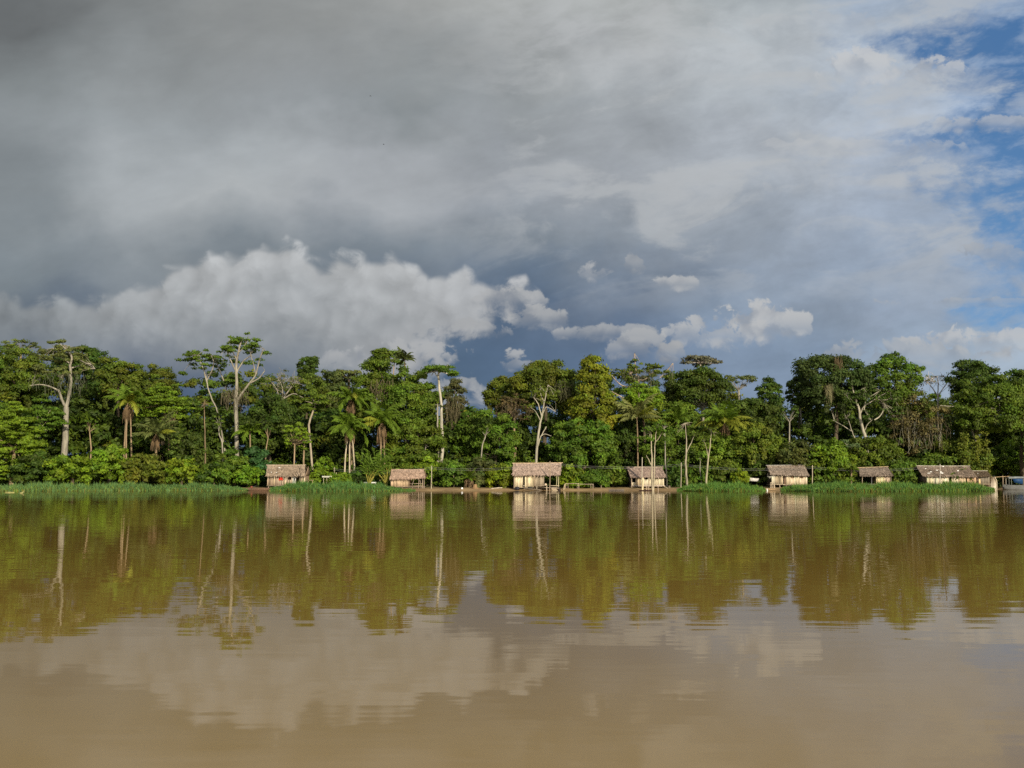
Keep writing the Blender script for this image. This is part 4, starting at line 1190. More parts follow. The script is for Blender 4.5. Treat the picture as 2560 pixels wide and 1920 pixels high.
def thatch_slope(mb, eL, eR, rR, rL, col, rows=10, dens=1., fringe=True):
    eL, eR, rR, rL = map(np.asarray, (eL, eR, rR, rL))

    def pt(s, t):
        return (eL * (1 - s)[:, None] + eR * s[:, None]) * (1 - t)[:, None] + (rL * (1 - s)[:, None] + rR * s[:, None]) * t[:, None]
    nrm = np.cross(eR - eL, rL - eL); nrm = nrm / np.linalg.norm(nrm)
    if nrm[2] < 0: nrm = -nrm
    down = unit((eL + eR) / 2 - (rL + rR) / 2)
    wid = np.linalg.norm(eR - eL); hgt = np.linalg.norm((eL + eR) / 2 - (rL + rR) / 2)
    # the thatch body, a thick uneven slab
    a, b = 26, 8
    S, Tt = np.meshgrid(np.linspace(0, 1, a), np.linspace(0, 1, b))
    sag = RNG.normal(0, .018, S.shape) - .05 * np.sin(S * 9 + RNG.uniform(0, 6)) * (1 - Tt) * .6
    P = pt(S.ravel(), Tt.ravel()).reshape(b, a, 3) + sag[..., None] * np.array([0, 0, 1.])
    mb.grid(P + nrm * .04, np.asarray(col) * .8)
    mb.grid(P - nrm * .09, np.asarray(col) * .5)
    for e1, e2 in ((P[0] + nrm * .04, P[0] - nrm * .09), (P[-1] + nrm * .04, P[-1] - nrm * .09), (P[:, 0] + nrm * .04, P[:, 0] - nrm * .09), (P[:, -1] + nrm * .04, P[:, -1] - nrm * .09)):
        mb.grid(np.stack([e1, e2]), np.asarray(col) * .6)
    # layered leaf strips
    along = unit(eR - eL)
    rows = max(4, int(hgt / .24)); cols = int(wid / .085 * dens)
    for r in range(rows):
        n = cols
        s = (np.arange(n) + RNG.uniform(0, 1, n)) / n
        t = np.clip((r + .9) / rows + RNG.normal(0, .03, n), 0, 1)
        base = pt(s, t) + nrm * (.045 + RNG.uniform(0, .03, n))[:, None]
        L = RNG.uniform(.3, .6, n)
        if r == 0 and not fringe: L *= .4
        d = unit(down + along * RNG.normal(0, .16, n)[:, None])
        tip = base + d * L[:, None] + nrm * RNG.uniform(-.02, .05, n)[:, None]
        if r == 0: tip[:, 2] -= RNG.uniform(0, .12, n)
        w = along * RNG.uniform(.025, .06, n)[:, None]
        rowc = RNG.normal(1, .10)
        c = np.asarray(col) * (rowc * RNG.normal(1, .2, (n, 1))).clip(.4, 1.7)
        mb.quads(base - w, base + w, tip + w * .6, tip - w * .6, c)


def hut(label, name, D, depth, ridge, eave, wall, panels, roofcol=THATCH, posts=(), stilts=6, open_span=None, back=True, over=.45,
        sidecol=BROWN, patches=(), ridge_col=None, parts=(), floor=True, yz=None, cap=True):
    """everything given in photo pixels and turned into metres at distance D"""
    zf = W(0, wall[3], D)[2]; zt = W(0, wall[2], D)[2]
    xl, xr = W(wall[0], 0, D)[0], W(wall[1], 0, D)[0]
    xl, xr = (wall[0] - 1280) / 2560 * W(0, 1200, D)[1], (wall[1] - 1280) / 2560 * D
    X = lambda px, Y=D: float(W(px, 1195, Y)[0])
    xl, xr = X(wall[0]), X(wall[1])
    xm = (xl + xr) / 2
    root = np.array([xm, D + depth / 2, float(ground_z(xm, D + depth / 2))])
    o = thing(name, root, label, 'hut', 'thatched huts along the river bank')
    Yr = D + depth / 2
    rL, rR = W(ridge[0], ridge[2], Yr), W(ridge[1], ridge[3] if len(ridge) > 3 else ridge[2], Yr)
    eL, eR = W(eave[0], eave[2], D - over), W(eave[1], eave[3], D - over)
    bL, bR = eL.copy(), eR.copy()
    bL[1] = bR[1] = D + depth + over
    rb = MB()
    thatch_slope(rb, eL, eR, rR, rL, roofcol)
    thatch_slope(rb, bR, bL, rL, rR, np.asarray(roofcol) * .9, dens=.5)
    roof = rb.build('roof', M_THATCH, o, origin=root)
    if cap:
        cb = MB()
        d = unit(rR - rL)
        cb.tube([rL - d * .15 + [0, 0, .06], (rL + rR) / 2 + [0, 0, .03], rR + d * .2 + [0, 0, .07]], [.07, .08, .06], ridge_col or sr(176, 160, 140), 6)
        cb.build('ridge_pole', M_WOOD, roof, origin=root)
    if patches:
        for px, py, w in patches:
            pb = MB()
            f = (py - ridge[2]) / (eave[2] - ridge[2])
            Y = Yr + (D - over - Yr) * f
            p = W(px, py, Y - .14); k = w * mpp(D) / 2
            nz = np.array([0, -.6, .8])
            pb.add([p + [-k, 0, -.05], p + [k * .8, -.03, -.1], p + [k, .02, .08], p + [-k * .6, .03, .1]], np.array([[0, 1, 2, 3]]), (.75, .75, .74))
            pb.build('patch', M_PAINT, roof, origin=root)
    # gable triangles
    for nm, e, r, b, x in (('gable', eL, rL, bL, xl), ('gable', eR, rR, bR, xr)):
        gb = MB()
        A = np.array([x, D, zt]); B = np.array([x, D + depth, zt])
        zr = min(r[2], rL[2]) - .15
        Cc = np.array([x, Yr, zr])
        m = 16
        for i in range(m):
            f0, f1 = i / m, (i + 1) / m
            h = lambda f: zt + (zr - zt) * (1 - abs(2 * f - 1))
            y0, y1 = D + depth * f0, D + depth * f1
            v = [[x, y0, zt], [x, y1 - .01, zt], [x, y1 - .01, h(f1)], [x, y0, h(f0)]]
            v += [[p[0] + .04, p[1], p[2]] for p in v]
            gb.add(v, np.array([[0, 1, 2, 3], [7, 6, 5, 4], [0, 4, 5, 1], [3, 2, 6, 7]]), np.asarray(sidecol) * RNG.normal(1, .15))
        gb.build('gable', M_THATCH, o, origin=root)
    # walls
    for p in panels:
        wb = MB()
        z1, z0 = W(0, p[2], D)[2], W(0, p[3], D)[2]
        boards(wb, X(p[0]), X(p[1]), z0, z1, D, np.asarray(p[4]) * 1.12)
        wb.build('wall_panel', M_WOOD, o, origin=root)
    ox0, ox1 = (X(open_span[0]), X(open_span[1])) if open_span else (None, None)
    bx0, bx1 = xl, xr
    if open_span:
        if ox1 > xr - .3: bx1 = ox0
        elif ox0 < xl + .3: bx0 = ox1
    for x in (bx0, bx1 - .03):
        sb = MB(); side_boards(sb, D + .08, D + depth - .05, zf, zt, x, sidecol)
        sb.build('side_wall', M_WOOD, o, origin=root)
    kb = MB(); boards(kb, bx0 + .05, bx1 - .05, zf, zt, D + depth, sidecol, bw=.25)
    kb.build('back_wall', M_WOOD, o, origin=root)
    if floor:
        fb = MB(); fb.box((xl - .05, D - .12, zf - .13), (xr + .05, D + depth + .05, zf - .045), np.asarray(GREYB))
        fb.build('floor', M_WOOD, o, origin=root)
    for i in range(stilts):
        for yy in (D + .06, D + depth - .1):
            x = xl + (xr - xl) * (i + .15) / (stilts - .7)
            pb = MB(); g = float(ground_z(x, yy))
            pb.tube([[x, yy, g - .3], [x + RNG.normal(0, .02), yy, zf - .14]], [.07, .06], np.asarray(PINKB) * RNG.uniform(.7, 1.1), 6)
            pb.build('stilt', M_BARK, o, origin=root)
    for p in posts:   # (px top, px bottom, py top, py bottom)
        pb = MB(); a, b = W(p[0], p[2], D - .15), W(p[1], p[3], D - .15)
        g = float(ground_z(b[0], b[1])); 
        if b[2] < zf - .1: b[2] = g - .2
        pb.tube([b, (a + b) / 2 + RNG.normal(0, .015, 3), a], [.065, .06, .05], p[4] if len(p) > 4 else PINKB, 6)
        pb.build('post', M_BARK, o, origin=root)
    for nm, kind, x0, x1, y0, y1, col, dy in parts:
        pb = MB(); z1, z0 = W(0, y0, D)[2], W(0, y1, D)[2]
        if kind == 'boards': boards(pb, X(x0), X(x1), z0, z1, D + dy, col)
        elif kind == 'bar':
            pb.box((X(x0), D + dy - .05, z0), (X(x1), D + dy + .05, z1), col)
        elif kind == 'deck':
            n = max(3, int((X(x1) - X(x0)) / .16)); xs = np.linspace(X(x0), X(x1), n + 1)
            for i in range(n): pb.box((xs[i] + .01, D - dy, z0), (xs[i + 1] - .01, D - .06, z1), np.asarray(col) * RNG.normal(1, .12))
        pb.build(nm, M_WOOD, o, origin=root)
    return o


def simple(name, mb, mat, label, cat, org, group=None, smooth=False):
    o = mb.build(name, mat, origin=np.asarray(org, float), smooth=smooth)
    return tag(o, label, cat, group)


def canoe_mesh(mb, c, L, Wd, H, ang, col, incol, rocker=.25, blunt=0., pitch=0.):
    """a hollow dug-out or plank hull, built as outer and inner skins with a rim"""
    n, k = 15, 9
    t = np.linspace(-1, 1, n)
    ca, sa = math.cos(ang), math.sin(ang)

    def skin(off):
        P = np.zeros((n, k, 3))
        for i, a in enumerate(t):
            w = max(.03, Wd / 2 * (1 - abs(a) ** 2.4 * (1 - blunt)) - off)
            zk = rocker * H * abs(a) ** 2.5 + off
            zr = H * (1 + .35 * rocker * a * a)
            for j in range(k):
                q = -1 + 2 * j / (k - 1)
                P[i, j] = (a * (L / 2 - off), w * np.sign(q) * abs(q) ** .7, zk + (zr - zk) * abs(q) ** 2.6)
        return P
    def place(P):
        Q = P.copy()
        Q[..., 2] = P[..., 2] + P[..., 0] * math.sin(pitch)
        x = P[..., 0] * math.cos(pitch)
        Q[..., 0] = c[0] + x * ca - P[..., 1] * sa; Q[..., 1] = c[1] + x * sa + P[..., 1] * ca; Q[..., 2] += c[2]
        return Q
    A, B = place(skin(0)), place(skin(.04))
    mb.grid(A, col); mb.grid(B, incol)
    mb.grid(np.stack([A[:, 0], B[:, 0]]), np.asarray(col) * 1.2); mb.grid(np.stack([A[:, -1], B[:, -1]]), np.asarray(col) * 1.2)
    mb.grid(np.stack([A[0], B[0]]), col); mb.grid(np.stack([A[-1], B[-1]]), col)


def canoe(label, px, py, D, L, Wd, H, ang, col, incol=(.3, .22, .15), seats=2, name='canoe', cat='canoe', pitch=0., blunt=0., z=None, rocker=.25):
    c = W(px, py, D); c[2] = z if z is not None else -.08
    o = thing(name, c, label, cat, 'boats and canoes along the bank')
    mb = MB(); canoe_mesh(mb, c, L, Wd, H, ang, col, incol, rocker, blunt, pitch)
    mb.build('hull', M_WOOD, o, origin=c)
    for i in range(seats):
        a = (-.45 + .9 * i / max(1, seats - 1)) * L / 2
        sb = MB(); ca, sa = math.cos(ang), math.sin(ang)
        m = np.array([c[0] + a * ca, c[1] + a * sa, c[2] + H * .72 + a * math.sin(pitch)])
        s = np.array([-sa, ca, 0]) * Wd * .40; f = np.array([ca, sa, 0]) * .12
        v = [m - s - f, m + s - f, m + s + f, m - s + f]
        v += [p + np.array([0, 0, .03]) for p in v]
        sb.add(v, np.array([[3, 2, 1, 0], [4, 5, 6, 7], [0, 1, 5, 4], [1, 2, 6, 5], [2, 3, 7, 6], [3, 0, 4, 7]]), incol)
        sb.build('seat', M_WOOD, o, origin=c)
    return o


def pole(label, px, top, base, D, r=.065, col=PINKB, brace=()):
    b = W(px, base, D); b[2] = float(ground_z(b[0], D))
    t = W(px + 1, top, D)
    o = thing('power_pole', b, label, 'power pole', 'power poles along the bank')
    mb = MB(); mb.tube([b - [0, 0, .3], (b + t) / 2 + [.03, 0, 0], t], [r * 1.15, r, r * .8], col, 8)
    mb.build('post', M_BARK, o, origin=b)
    ib = MB(); ib.tube([t + [-.14, -.03, -.25], t + [.16, -.03, -.25]], .03, (.35, .33, .3), 5); ib.tube([t + [-.1, -.03, -.5], t + [.12, -.03, -.5]], .03, (.35, .33, .3), 5)
    ib.build('wire_bracket', M_PAINT, o, origin=b)
    for x, y0, y1 in brace:
        bb = MB(); q = W(x, y1, D - .4); q[2] = float(ground_z(q[0], q[1])) - .1
        bb.tube([q, W(px, y0, D)], .035, DARKB, 5); bb.build('brace', M_BARK, o, origin=b)
    return t


def build_village():
    P = sr
    # 1 -- red cloth hut
    hut('weathered plank hut with a red cloth in its window, thatch grey and smooth', 'thatched_hut', 163, 4.4, (668, 762, 1163.5), (665, 764, 1190, 1190), (668, 763, 1189, 1213),
        [(668, 688, 1189, 1213, (.42, .32, .23)), (688, 697, 1189, 1213, (.36, .28, .21)), (697, 707, 1200, 1213, (.36, .28, .21)), (707, 720, 1189, 1213, (.42, .33, .25)), (720, 728, 1199.5, 1213, (.40, .31, .23)),
         (728, 731, 1189, 1213, (.45, .36, .27)), (750, 763, 1189, 1213, (.52, .42, .29))],
        roofcol=P(150, 133, 115), patches=[(698, 1170, 5), (691, 1182, 3.5), (678, 1181, 2.5)],
        parts=[('door', 'boards', 731, 740, 1191, 1213, (.55, .54, .50), -.03), ('eave_beam', 'bar', 666, 763, 1188.2, 1190.4, (.5, .38, .24), -.30), ('corner_post', 'bar', 684.5, 687, 1190, 1213, (.55, .44, .3), -.06),
               ('corner_post', 'bar', 712, 715, 1200, 1213, (.55, .44, .3), -.06), ('corner_post', 'bar', 760, 763, 1190, 1213, (.6, .5, .35), -.06)])
    mb = MB(); a = W(697, 1193, 162.9); b = W(707, 1200.5, 162.9)
    xs = np.linspace(a[0], b[0], 9); G = np.zeros((5, 9, 3))
    for i, z in enumerate(np.linspace(b[2], a[2], 5)):
        G[i] = np.stack([xs, 162.9 + .02 * np.sin(np.arange(9) * 1.3), np.full(9, z) - (.03 * np.sin(np.arange(9)) if i == 0 else 0)], 1)
    mb.grid(G, (.62, .05, .03)); G2 = G.copy(); G2[..., 1] += .02; mb.grid(G2[:, ::-1], (.62, .05, .03))
    simple('hanging_cloth', mb, M_CLOTH, 'red cloth hung in the window of the smooth grey thatched hut', 'cloth', (a + b) / 2)
    for lab, x0, y0, x1, y1 in (('long dark pole leaning against the eave of the red-cloth hut', 755, 1208, 748.5, 1170), ('short dark pole leaning on the wall of the red-cloth hut', 744, 1194, 736.5, 1181)):
        mb = MB(); q = W(x1, y1, 161.9); p = W(x0, y0, 161.6); p[2] = float(ground_z(p[0], p[1])) if y0 > 1200 else p[2]
        mb.tube([p, (p + q) / 2 + [.05, 0, 0], q], [.07, .06, .05], DARKB, 6)
        simple('leaning_pole', mb, M_BARK, lab, 'pole', p, 'poles leaning on the red-cloth hut')
    # 2 -- half-open hut
    hut('small hut, walled at one end and open at the other, pinkish thatch sagging over posts', 'thatched_hut', 162.5, 4.0, (979, 1059, 1174.5), (974, 1064, 1198.5, 1195), (977, 1060, 1197, 1216),
        [(977, 1023, 1197, 1216, (.50, .37, .25))], roofcol=P(176, 150, 132), open_span=(1023, 1061), sidecol=(.3, .2, .13), stilts=4,
        posts=[(1048, 1046, 1196, 1222), (1056, 1057, 1195, 1224), (1060, 1060, 1194, 1224)],
        parts=[('rail', 'bar', 1024, 1058, 1208.5, 1209.5, PINKB, -.15), ('rail', 'bar', 1024, 1058, 1214, 1215.5, (.3, .22, .16), -.15)], ridge_col=P(160, 138, 120))
    for i, (lab, x0, y0, x1, y1) in enumerate((('stick slanting across the open end of the half-open hut', 1030, 1213, 1035, 1199), ('long stick leaning out of the open end of the half-open hut toward the water', 1053, 1225, 1051, 1201))):
        mb = MB(); p, q = W(x0, y0, 162), W(x1, y1, 162.2)
        mb.tube([p, q], [.045, .035], PINKB, 5); simple('leaning_stick', mb, M_BARK, lab, 'stick', p, 'sticks at the half-open hut')
    # 3 -- the largest hut
    hut('largest hut, rough brown thatch, two cream plank panels, dark doorway and an open porch end', 'thatched_hut', 162.5, 4.8, (1283, 1404, 1159, 1158), (1281, 1401, 1188, 1187), (1286, 1398, 1186, 1218),
        [(1286, 1307.5, 1186, 1218, CREAM), (1312, 1334, 1186, 1218, (.60, .50, .34)), (1336.5, 1361, 1186, 1218, (.33, .27, .20))], roofcol=P(170, 149, 136), open_span=(1361, 1399), stilts=6, ridge_col=P(196, 172, 140),
        posts=[(1285, 1285, 1188, 1224), (1336, 1337, 1187, 1225, (.5, .38, .27)), (1392, 1391, 1187, 1216, (.45, .42, .25)), (1396.5, 1396, 1187, 1217, (.5, .46, .3))],
        parts=[('threshold', 'bar', 1307, 1313, 1213, 1216, (.3, .26, .2), -.05), ('porch_rail', 'bar', 1372, 1398, 1213.5, 1215.2, (.45, .38, .28), -.1)])
    # table in front of it
    c = W(1354, 1224, 161.5); gz = float(ground_z(c[0], 161.5)); c[2] = gz
    o = thing('work_table', c, 'rough plank table standing in front of the grey panel of the largest hut', 'table')
    s = mpp(161.5); zt = W(0, 1213, 161.5)[2]
    mb = MB()
    for i in range(5): mb.box((c[0] - 15 * s, 161.0 + i * .2, zt - .06), (c[0] + 14 * s, 161.18 + i * .2, zt), np.asarray(PINKB) * RNG.uniform(.8, 1.1))
    mb.build('table_top', M_WOOD, o, origin=c)
    for dx in (-12, 12.5):
        for y in (161.1, 161.85):
            mb = MB(); mb.tube([[c[0] + dx * s, y, gz - .15], [c[0] + dx * s, y, zt - .06]], .055, (.5, .43, .33), 6); mb.build('leg', M_BARK, o, origin=c)
    # porch stairs and heap
    c = W(1387, 1221, 161.6); c[2] = float(ground_z(c[0], 161.6))
    o = thing('log_stack', c, 'low stack of pale split planks under the open porch of the largest hut', 'planks')
    for i in range(9):
        mb = MB(); z = c[2] + .08 + (i // 3) * .14; y = 161.3 + (i % 3) * .2
        a = RNG.normal(0, .12)
        mb.tube([[c[0] - .55, y - a, z + .02], [c[0] + .6, y + a, z + RNG.normal(0, .03)]], .06, np.asarray((.45, .37, .27)) * RNG.uniform(.7, 1.2), 5)
        mb.build('plank', M_WOOD, o, origin=c)

    def barrel(px, py, D, r, h, col, lab, lying=False, nm='barrel', cat='barrel'):
        c = W(px, py, D); c[2] = float(ground_z(c[0], D)); mb = MB()
        zs = [0, .04, h * .33, h * .36, h * .64, h * .67, h - .04, h]; rs = [r * .94, r, r, r * 1.05, r * 1.05, r, r, r * .94]
        if lying: mb.tube([[c[0] + z - h / 2, D, c[2] + r * .95] for z in zs], rs, col, 14)
        else: mb.tube([[c[0], D, c[2] + z] for z in zs], rs, col, 14)
        return simple(nm, mb, M_PAINT, lab, cat, c, smooth=False)
    barrel(1293, 1220, 161.9, .26, .62, (.02, .02, .03), 'dark blue barrel under the first cream panel of the largest hut', True)
    barrel(1325, 1220, 161.8, .28, .75, (.03, .028, .022), 'black barrel lying under the second cream panel of the largest hut', True)
    barrel(1397, 1220, 161.5, .30, .5, (.03, .022, .02), 'dark tub at the porch corner of the largest hut', False, 'tub', 'tub')
    mb = MB(); c = W(1364, 1211, 161.5); c[2] = zt
    mb.tube([c, c + [0, 0, .1], c + [0, 0, .22], c + [0, 0, .28]], [.16, .22, .18, .05], (.6, .48, .35), 8); simple('sack', mb, M_CLOTH, 'small pale sack lying on the plank table', 'sack', c)
    # pole frames on the bank
    for lab, x0, x1, yt, yb, xx in (('first pole frame, with a slanting board, next to the largest hut', 1414, 1447, 1209, 1223, (1420, 1443)), ('second pole frame farther from the largest hut', 1450, 1482.5, 1210.5, 1222, (1450, 1477))):
        c = W((x0 + x1) / 2, yb, 162.5); c[2] = float(ground_z(c[0], 162.5))
        o = thing('pole_frame', c, lab, 'pole frame', 'pole frames on the bank')
        for x in (x0, x1, xx[0], xx[1]):
            if x == xx[0] and xx[0] == x0: continue
            back = .9 if x in xx else 0
            p = W(x, yb, 162.5 + back); p[2] = float(ground_z(p[0], p[1])) - .2; q = W(x, yt, 162.5 + back)
            mb = MB(); mb.tube([p, q], .05, np.asarray(PINKB) * RNG.uniform(.9, 1.2), 6); mb.build('post', M_BARK, o, origin=c)
        mb = MB(); mb.tube([W(x0 - 1, yt, 162.5), W(x1 + 1, yt, 162.5)], .045, (.34, .28, .21), 6); mb.build('top_rail', M_BARK, o, origin=c)
    mb = MB(); p, q = W(1409, 1224, 162), W(1412, 1210, 162.3); p[2] = float(ground_z(p[0], 162)) - .1
    mb.tube([p, q], [.12, .08], (.38, .31, .2), 5); simple('leaning_board', mb, M_WOOD, 'pale board propped at the start of the pole frames', 'board', p)
    mb = MB(); p, q = W(1503, 1223, 163), W(1503, 1213, 163); p[2] -= .2
    mb.tube([p, q], [.06, .05], PINKB, 6); simple('stake', mb, M_BARK, 'lone stake on the bank beyond the pole frames', 'stake', p)
    # 4 -- pale plank hut
    hut('pale plank hut on stilts behind white saplings, brown thatch with a dark shaded gable', 'thatched_hut', 163.5, 5.0, (1567, 1655, 1168.5), (1576, 1665, 1193, 1193), (1578, 1660, 1192, 1214.5),
        [(1578, 1580, 1192, 1214.5, (.6, .5, .36)), (1580, 1589, 1206, 1214.5, (.6, .52, .38)), (1589, 1603, 1192, 1214.5, (.42, .33, .22)), (1603, 1611, 1192, 1214.5, (.68, .60, .43)), (1611, 1619, 1199, 1214.5, (.62, .55, .42)),
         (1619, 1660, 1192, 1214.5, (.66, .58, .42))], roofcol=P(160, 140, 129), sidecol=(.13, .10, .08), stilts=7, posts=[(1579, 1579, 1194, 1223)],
        parts=[('deck_edge', 'bar', 1579, 1662, 1213.6, 1215.2, (.5, .42, .38), -.1)])
    c = W(1667, 1222, 162.8); c[2] = float(ground_z(c[0], 162.8))
    o = thing('plank_steps', c, 'sloping plank steps with a handrail at the end of the pale plank hut', 'steps')
    a, b = W(1658, 1214.5, 163), W(1672, 1222.5, 162.6)
    for dy in (0, .7):
        mb = MB(); mb.tube([a + [0, dy, 0], b + [0, dy, 0]], .05, (.5, .4, .28), 5); mb.build('rail', M_WOOD, o, origin=c)
    for i in range(6):
        mb = MB(); p = a + (b - a) * (i + .5) / 6; mb.box((p[0] - .1, p[1], p[2] - .02), (p[0] + .1, p[1] + .72, p[2] + .02), (.45, .37, .27)); mb.build('step', M_WOOD, o, origin=c)
    for i, (x, lab) in enumerate(((1672.5, 'short fence stake nearest the plank steps'), (1674.8, 'short fence stake farther from the plank steps'))):
        mb = MB(); p = W(x, 1222, 163.2); p[2] = float(ground_z(p[0], 163.2)) - .1
        mb.tube([p, W(x, 1214, 163.2)], .05, PINKB, 6); simple('stake', mb, M_BARK, lab, 'stake', p, 'stakes by the plank steps')
    # mooring posts and thick broken trunk in front of hut 4
    for lab, x0, x1, y0, y1, r, cc in (('thick pale broken post beside the dark canoe, cut flat on top', 1605.5, 1607, 1226, 1194, .15, (.68, .58, .38)), ('thin grey mooring pole rising from the dark canoe', 1621, 1622.5, 1225, 1181, .06, (.42, .34, .27)),
                                 ('thin pale stick standing in the bank under the pale plank hut', 1645, 1645, 1224, 1210, .035, (.6, .48, .4)), ('short stake between the broken post and the mooring pole', 1615.5, 1615.5, 1225, 1211, .04, (.62, .5, .4)),
                                 ('thin pale stem of a dead sapling over the brown panel of the plank hut', 1604.5, 1605.5, 1200, 1143, .055, (.55, .5, .42))):
        mb = MB(); D = 159.6; p, q = W(x0, y0, D), W(x1, y1, D); p[2] = -.4 if y0 > 1210 else p[2]
        mb.tube([p, (p + q) / 2 + [.02, 0, 0], q], [r * 1.1, r, r * .85], cc, 8); simple('mooring_post', mb, M_BARK, lab, 'post', p, 'posts in the shallows by the pale plank hut')
    # 5 -- hut with landing ladder
    hut('tall stilt hut with a landing ladder and a dark doorway between plank panels', 'thatched_hut', 164.5, 4.8, (1917, 2010, 1164.5, 1163), (1926, 2023, 1186, 1189.5), (1929, 2018, 1185, 1211),
        [(1929, 1938, 1185, 1211, (.60, .54, .42)), (1938, 1957.5, 1185, 1211, (.42, .34, .24)), (1964.5, 1977, 1185, 1211, (.60, .50, .36)), (1977, 1986, 1195, 1211, (.62, .50, .36)), (1986, 2000, 1185, 1211, (.63, .53, .38)), (2000, 2008, 1195, 1211, (.62, .52, .38)), (2008, 2018, 1185, 1211, (.65, .54, .40))],
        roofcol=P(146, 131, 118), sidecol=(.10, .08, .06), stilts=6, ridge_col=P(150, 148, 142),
        parts=[('shutter', 'boards', 1978, 1985, 1187, 1195, (.36, .24, .14), -.04), ('shutter', 'boards', 2000.5, 2007.5, 1187.5, 1194.5, (.36, .23, .14), -.04), ('door', 'boards', 1960, 1964.5, 1188, 1210.5, (.22, .14, .10), .05),
               ('landing_deck', 'deck', 1926, 1958, 1210.2, 1211.8, (.46, .38, .27), 1.2)])
    c = W(1931, 1222, 162.6); c[2] = -.02
    o = thing('landing_ladder', c, 'stick ladder and railing leading from the water up to the tall stilt hut', 'ladder')
    for x0, y0, x1, y1 in ((1926, 1222, 1926.5, 1206), (1930.5, 1222, 1929, 1206), (1937, 1223, 1934.5, 1207), (1938, 1222, 1935.5, 1211), (1950, 1218, 1949, 1211)):
        mb = MB(); p, q = W(x0, y0, 162.7), W(x1, y1, 163.2); p[2] = min(p[2], float(ground_z(p[0], 162.7))) - .15
        mb.tube([p, q], .06, np.asarray((.5, .4, .3)) * RNG.uniform(.8, 1.15), 6); mb.build('upright', M_BARK, o, origin=c)
    for y in (1206.5, 1211, 1215, 1218.5):
        mb = MB(); mb.tube([W(1925.5, y, 162.75), W(1936, y + .6, 162.75)], .045, (.5, .41, .3), 5); mb.build('rung', M_BARK, o, origin=c)
    mb = MB()
    for i in range(6): mb.tube([W(1914, 1222.3, 160 + i * .35) + [0, 0, -.02], W(1936 + i, 1224 - i * .2, 160 + i * .35)], .11, np.asarray((.42, .29, .17)) * RNG.uniform(.8, 1.2), 7)
    simple('log_raft', mb, M_BARK, 'small raft of brown logs floating at the foot of the landing ladder', 'raft', W(1925, 1223, 161))
    mb = MB(); c = W(1918, 1227.5, 156.5); c[2] = -.05
    mb.tube([c, c + [0, 0, .2], c + [0, 0, .3], c + [0, 0, .34], c + [0, 0, .4]], [.10, .11, .05, .045, .045], (.8, .8, .78), 8); simple('plastic_bottle', mb, M_PAINT, 'white plastic bottle floating beside the log raft', 'bottle', c)
    # wash basin shelf
    c = W(1927, 1192, 163.6); o = thing('wash_shelf', c, 'pale shelf tray hung under the eave at the corner of the tall stilt hut', 'shelf')
    s = mpp(163.6); mb = MB(); mb.box((c[0] - 9 * s, 163.2, c[2]), (c[0] + 9 * s, 163.9, c[2] + .05), (.62, .62, .56)); mb.build('tray', M_PAINT, o, origin=c)
    mb = MB(); mb.tube([c + [-.2, 0, -.22], c + [-.2, 0, -.1], c + [-.2, 0, 0]], [.08, .2, .26], (.66, .66, .6), 10); mb.build('basin', M_PAINT, o, origin=c)
    for dx in (-7, 7):
        mb = MB(); mb.tube([c + [dx * s, 0, .03], c + [dx * s * .8, .5, .55]], .012, (.4, .36, .3), 4); mb.build('cord', M_BARK, o, origin=c)
    # 6 -- low dark-fronted hut
    hut('low hut with a dark open front and a single cream wall panel', 'thatched_hut', 167, 4.6, (2146, 2218, 1170, 1167.5), (2150, 2233, 1190, 1189), (2152, 2228, 1188, 1209),
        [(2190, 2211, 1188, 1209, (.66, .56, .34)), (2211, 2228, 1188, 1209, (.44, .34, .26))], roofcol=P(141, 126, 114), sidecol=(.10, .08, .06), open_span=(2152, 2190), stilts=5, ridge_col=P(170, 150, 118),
        posts=[(2156, 2156, 1189, 1215, (.4, .32, .24)), (2179, 2179, 1189, 1215, (.2, .2, .2)), (2227, 2227, 1189, 1215)])
    # 7 -- long hut
    hut('long hut with white scraps on dark thatch and many cream panels', 'thatched_hut', 168, 5.2, (2290, 2422, 1165.5, 1166), (2306, 2441, 1190, 1192), (2316, 2440, 1189, 1209),
        [(2317, 2333, 1189, 1209, (.66, .58, .40)), (2333, 2338.5, 1195, 1209, (.5, .44, .34)), (2338.5, 2372.5, 1189, 1209, (.66, .58, .44)), (2379, 2389, 1189, 1209, (.64, .56, .40)), (2389, 2395.5, 1196, 1209, (.5, .44, .32)), (2395.5, 2414, 1189, 1209, (.60, .47, .32)), (2417, 2440, 1189, 1209, (.50, .34, .22))],
        roofcol=P(131, 116, 103), sidecol=(.22, .18, .14), stilts=7, ridge_col=P(178, 172, 160), patches=[(2314, 1172, 4), (2358, 1166.5, 4), (2342, 1176, 6), (2328, 1180, 6), (2322, 1183.5, 8), (2354, 1183, 9), (2352, 1180, 5), (2395, 1177, 4)])
    hut('small low hut joined to the end of the long hut', 'thatched_hut', 169.5, 3.6, (2428, 2466, 1178, 1178), (2440, 2478, 1191, 1190), (2441, 2474, 1190, 1209),
        [(2441, 2447, 1190, 1209, (.12, .09, .07)), (2447, 2451, 1197, 1209, (.62, .48, .26)), (2451, 2474, 1192, 1209, (.22, .19, .15))], roofcol=P(106, 92, 76), sidecol=(.14, .11, .08), stilts=3, patches=[(2444.5, 1185, 4)], ridge_col=P(170, 165, 150))
    # --- boats
    canoe('wooden plank boat moored by the red-cloth hut, rusty stern out over the water', 648, 1227, 156.5, 3.2, .95, .5, .08, (.16, .10, .07), (.34, .27, .19), 3, name='plank_boat', cat='boat', blunt=.45)
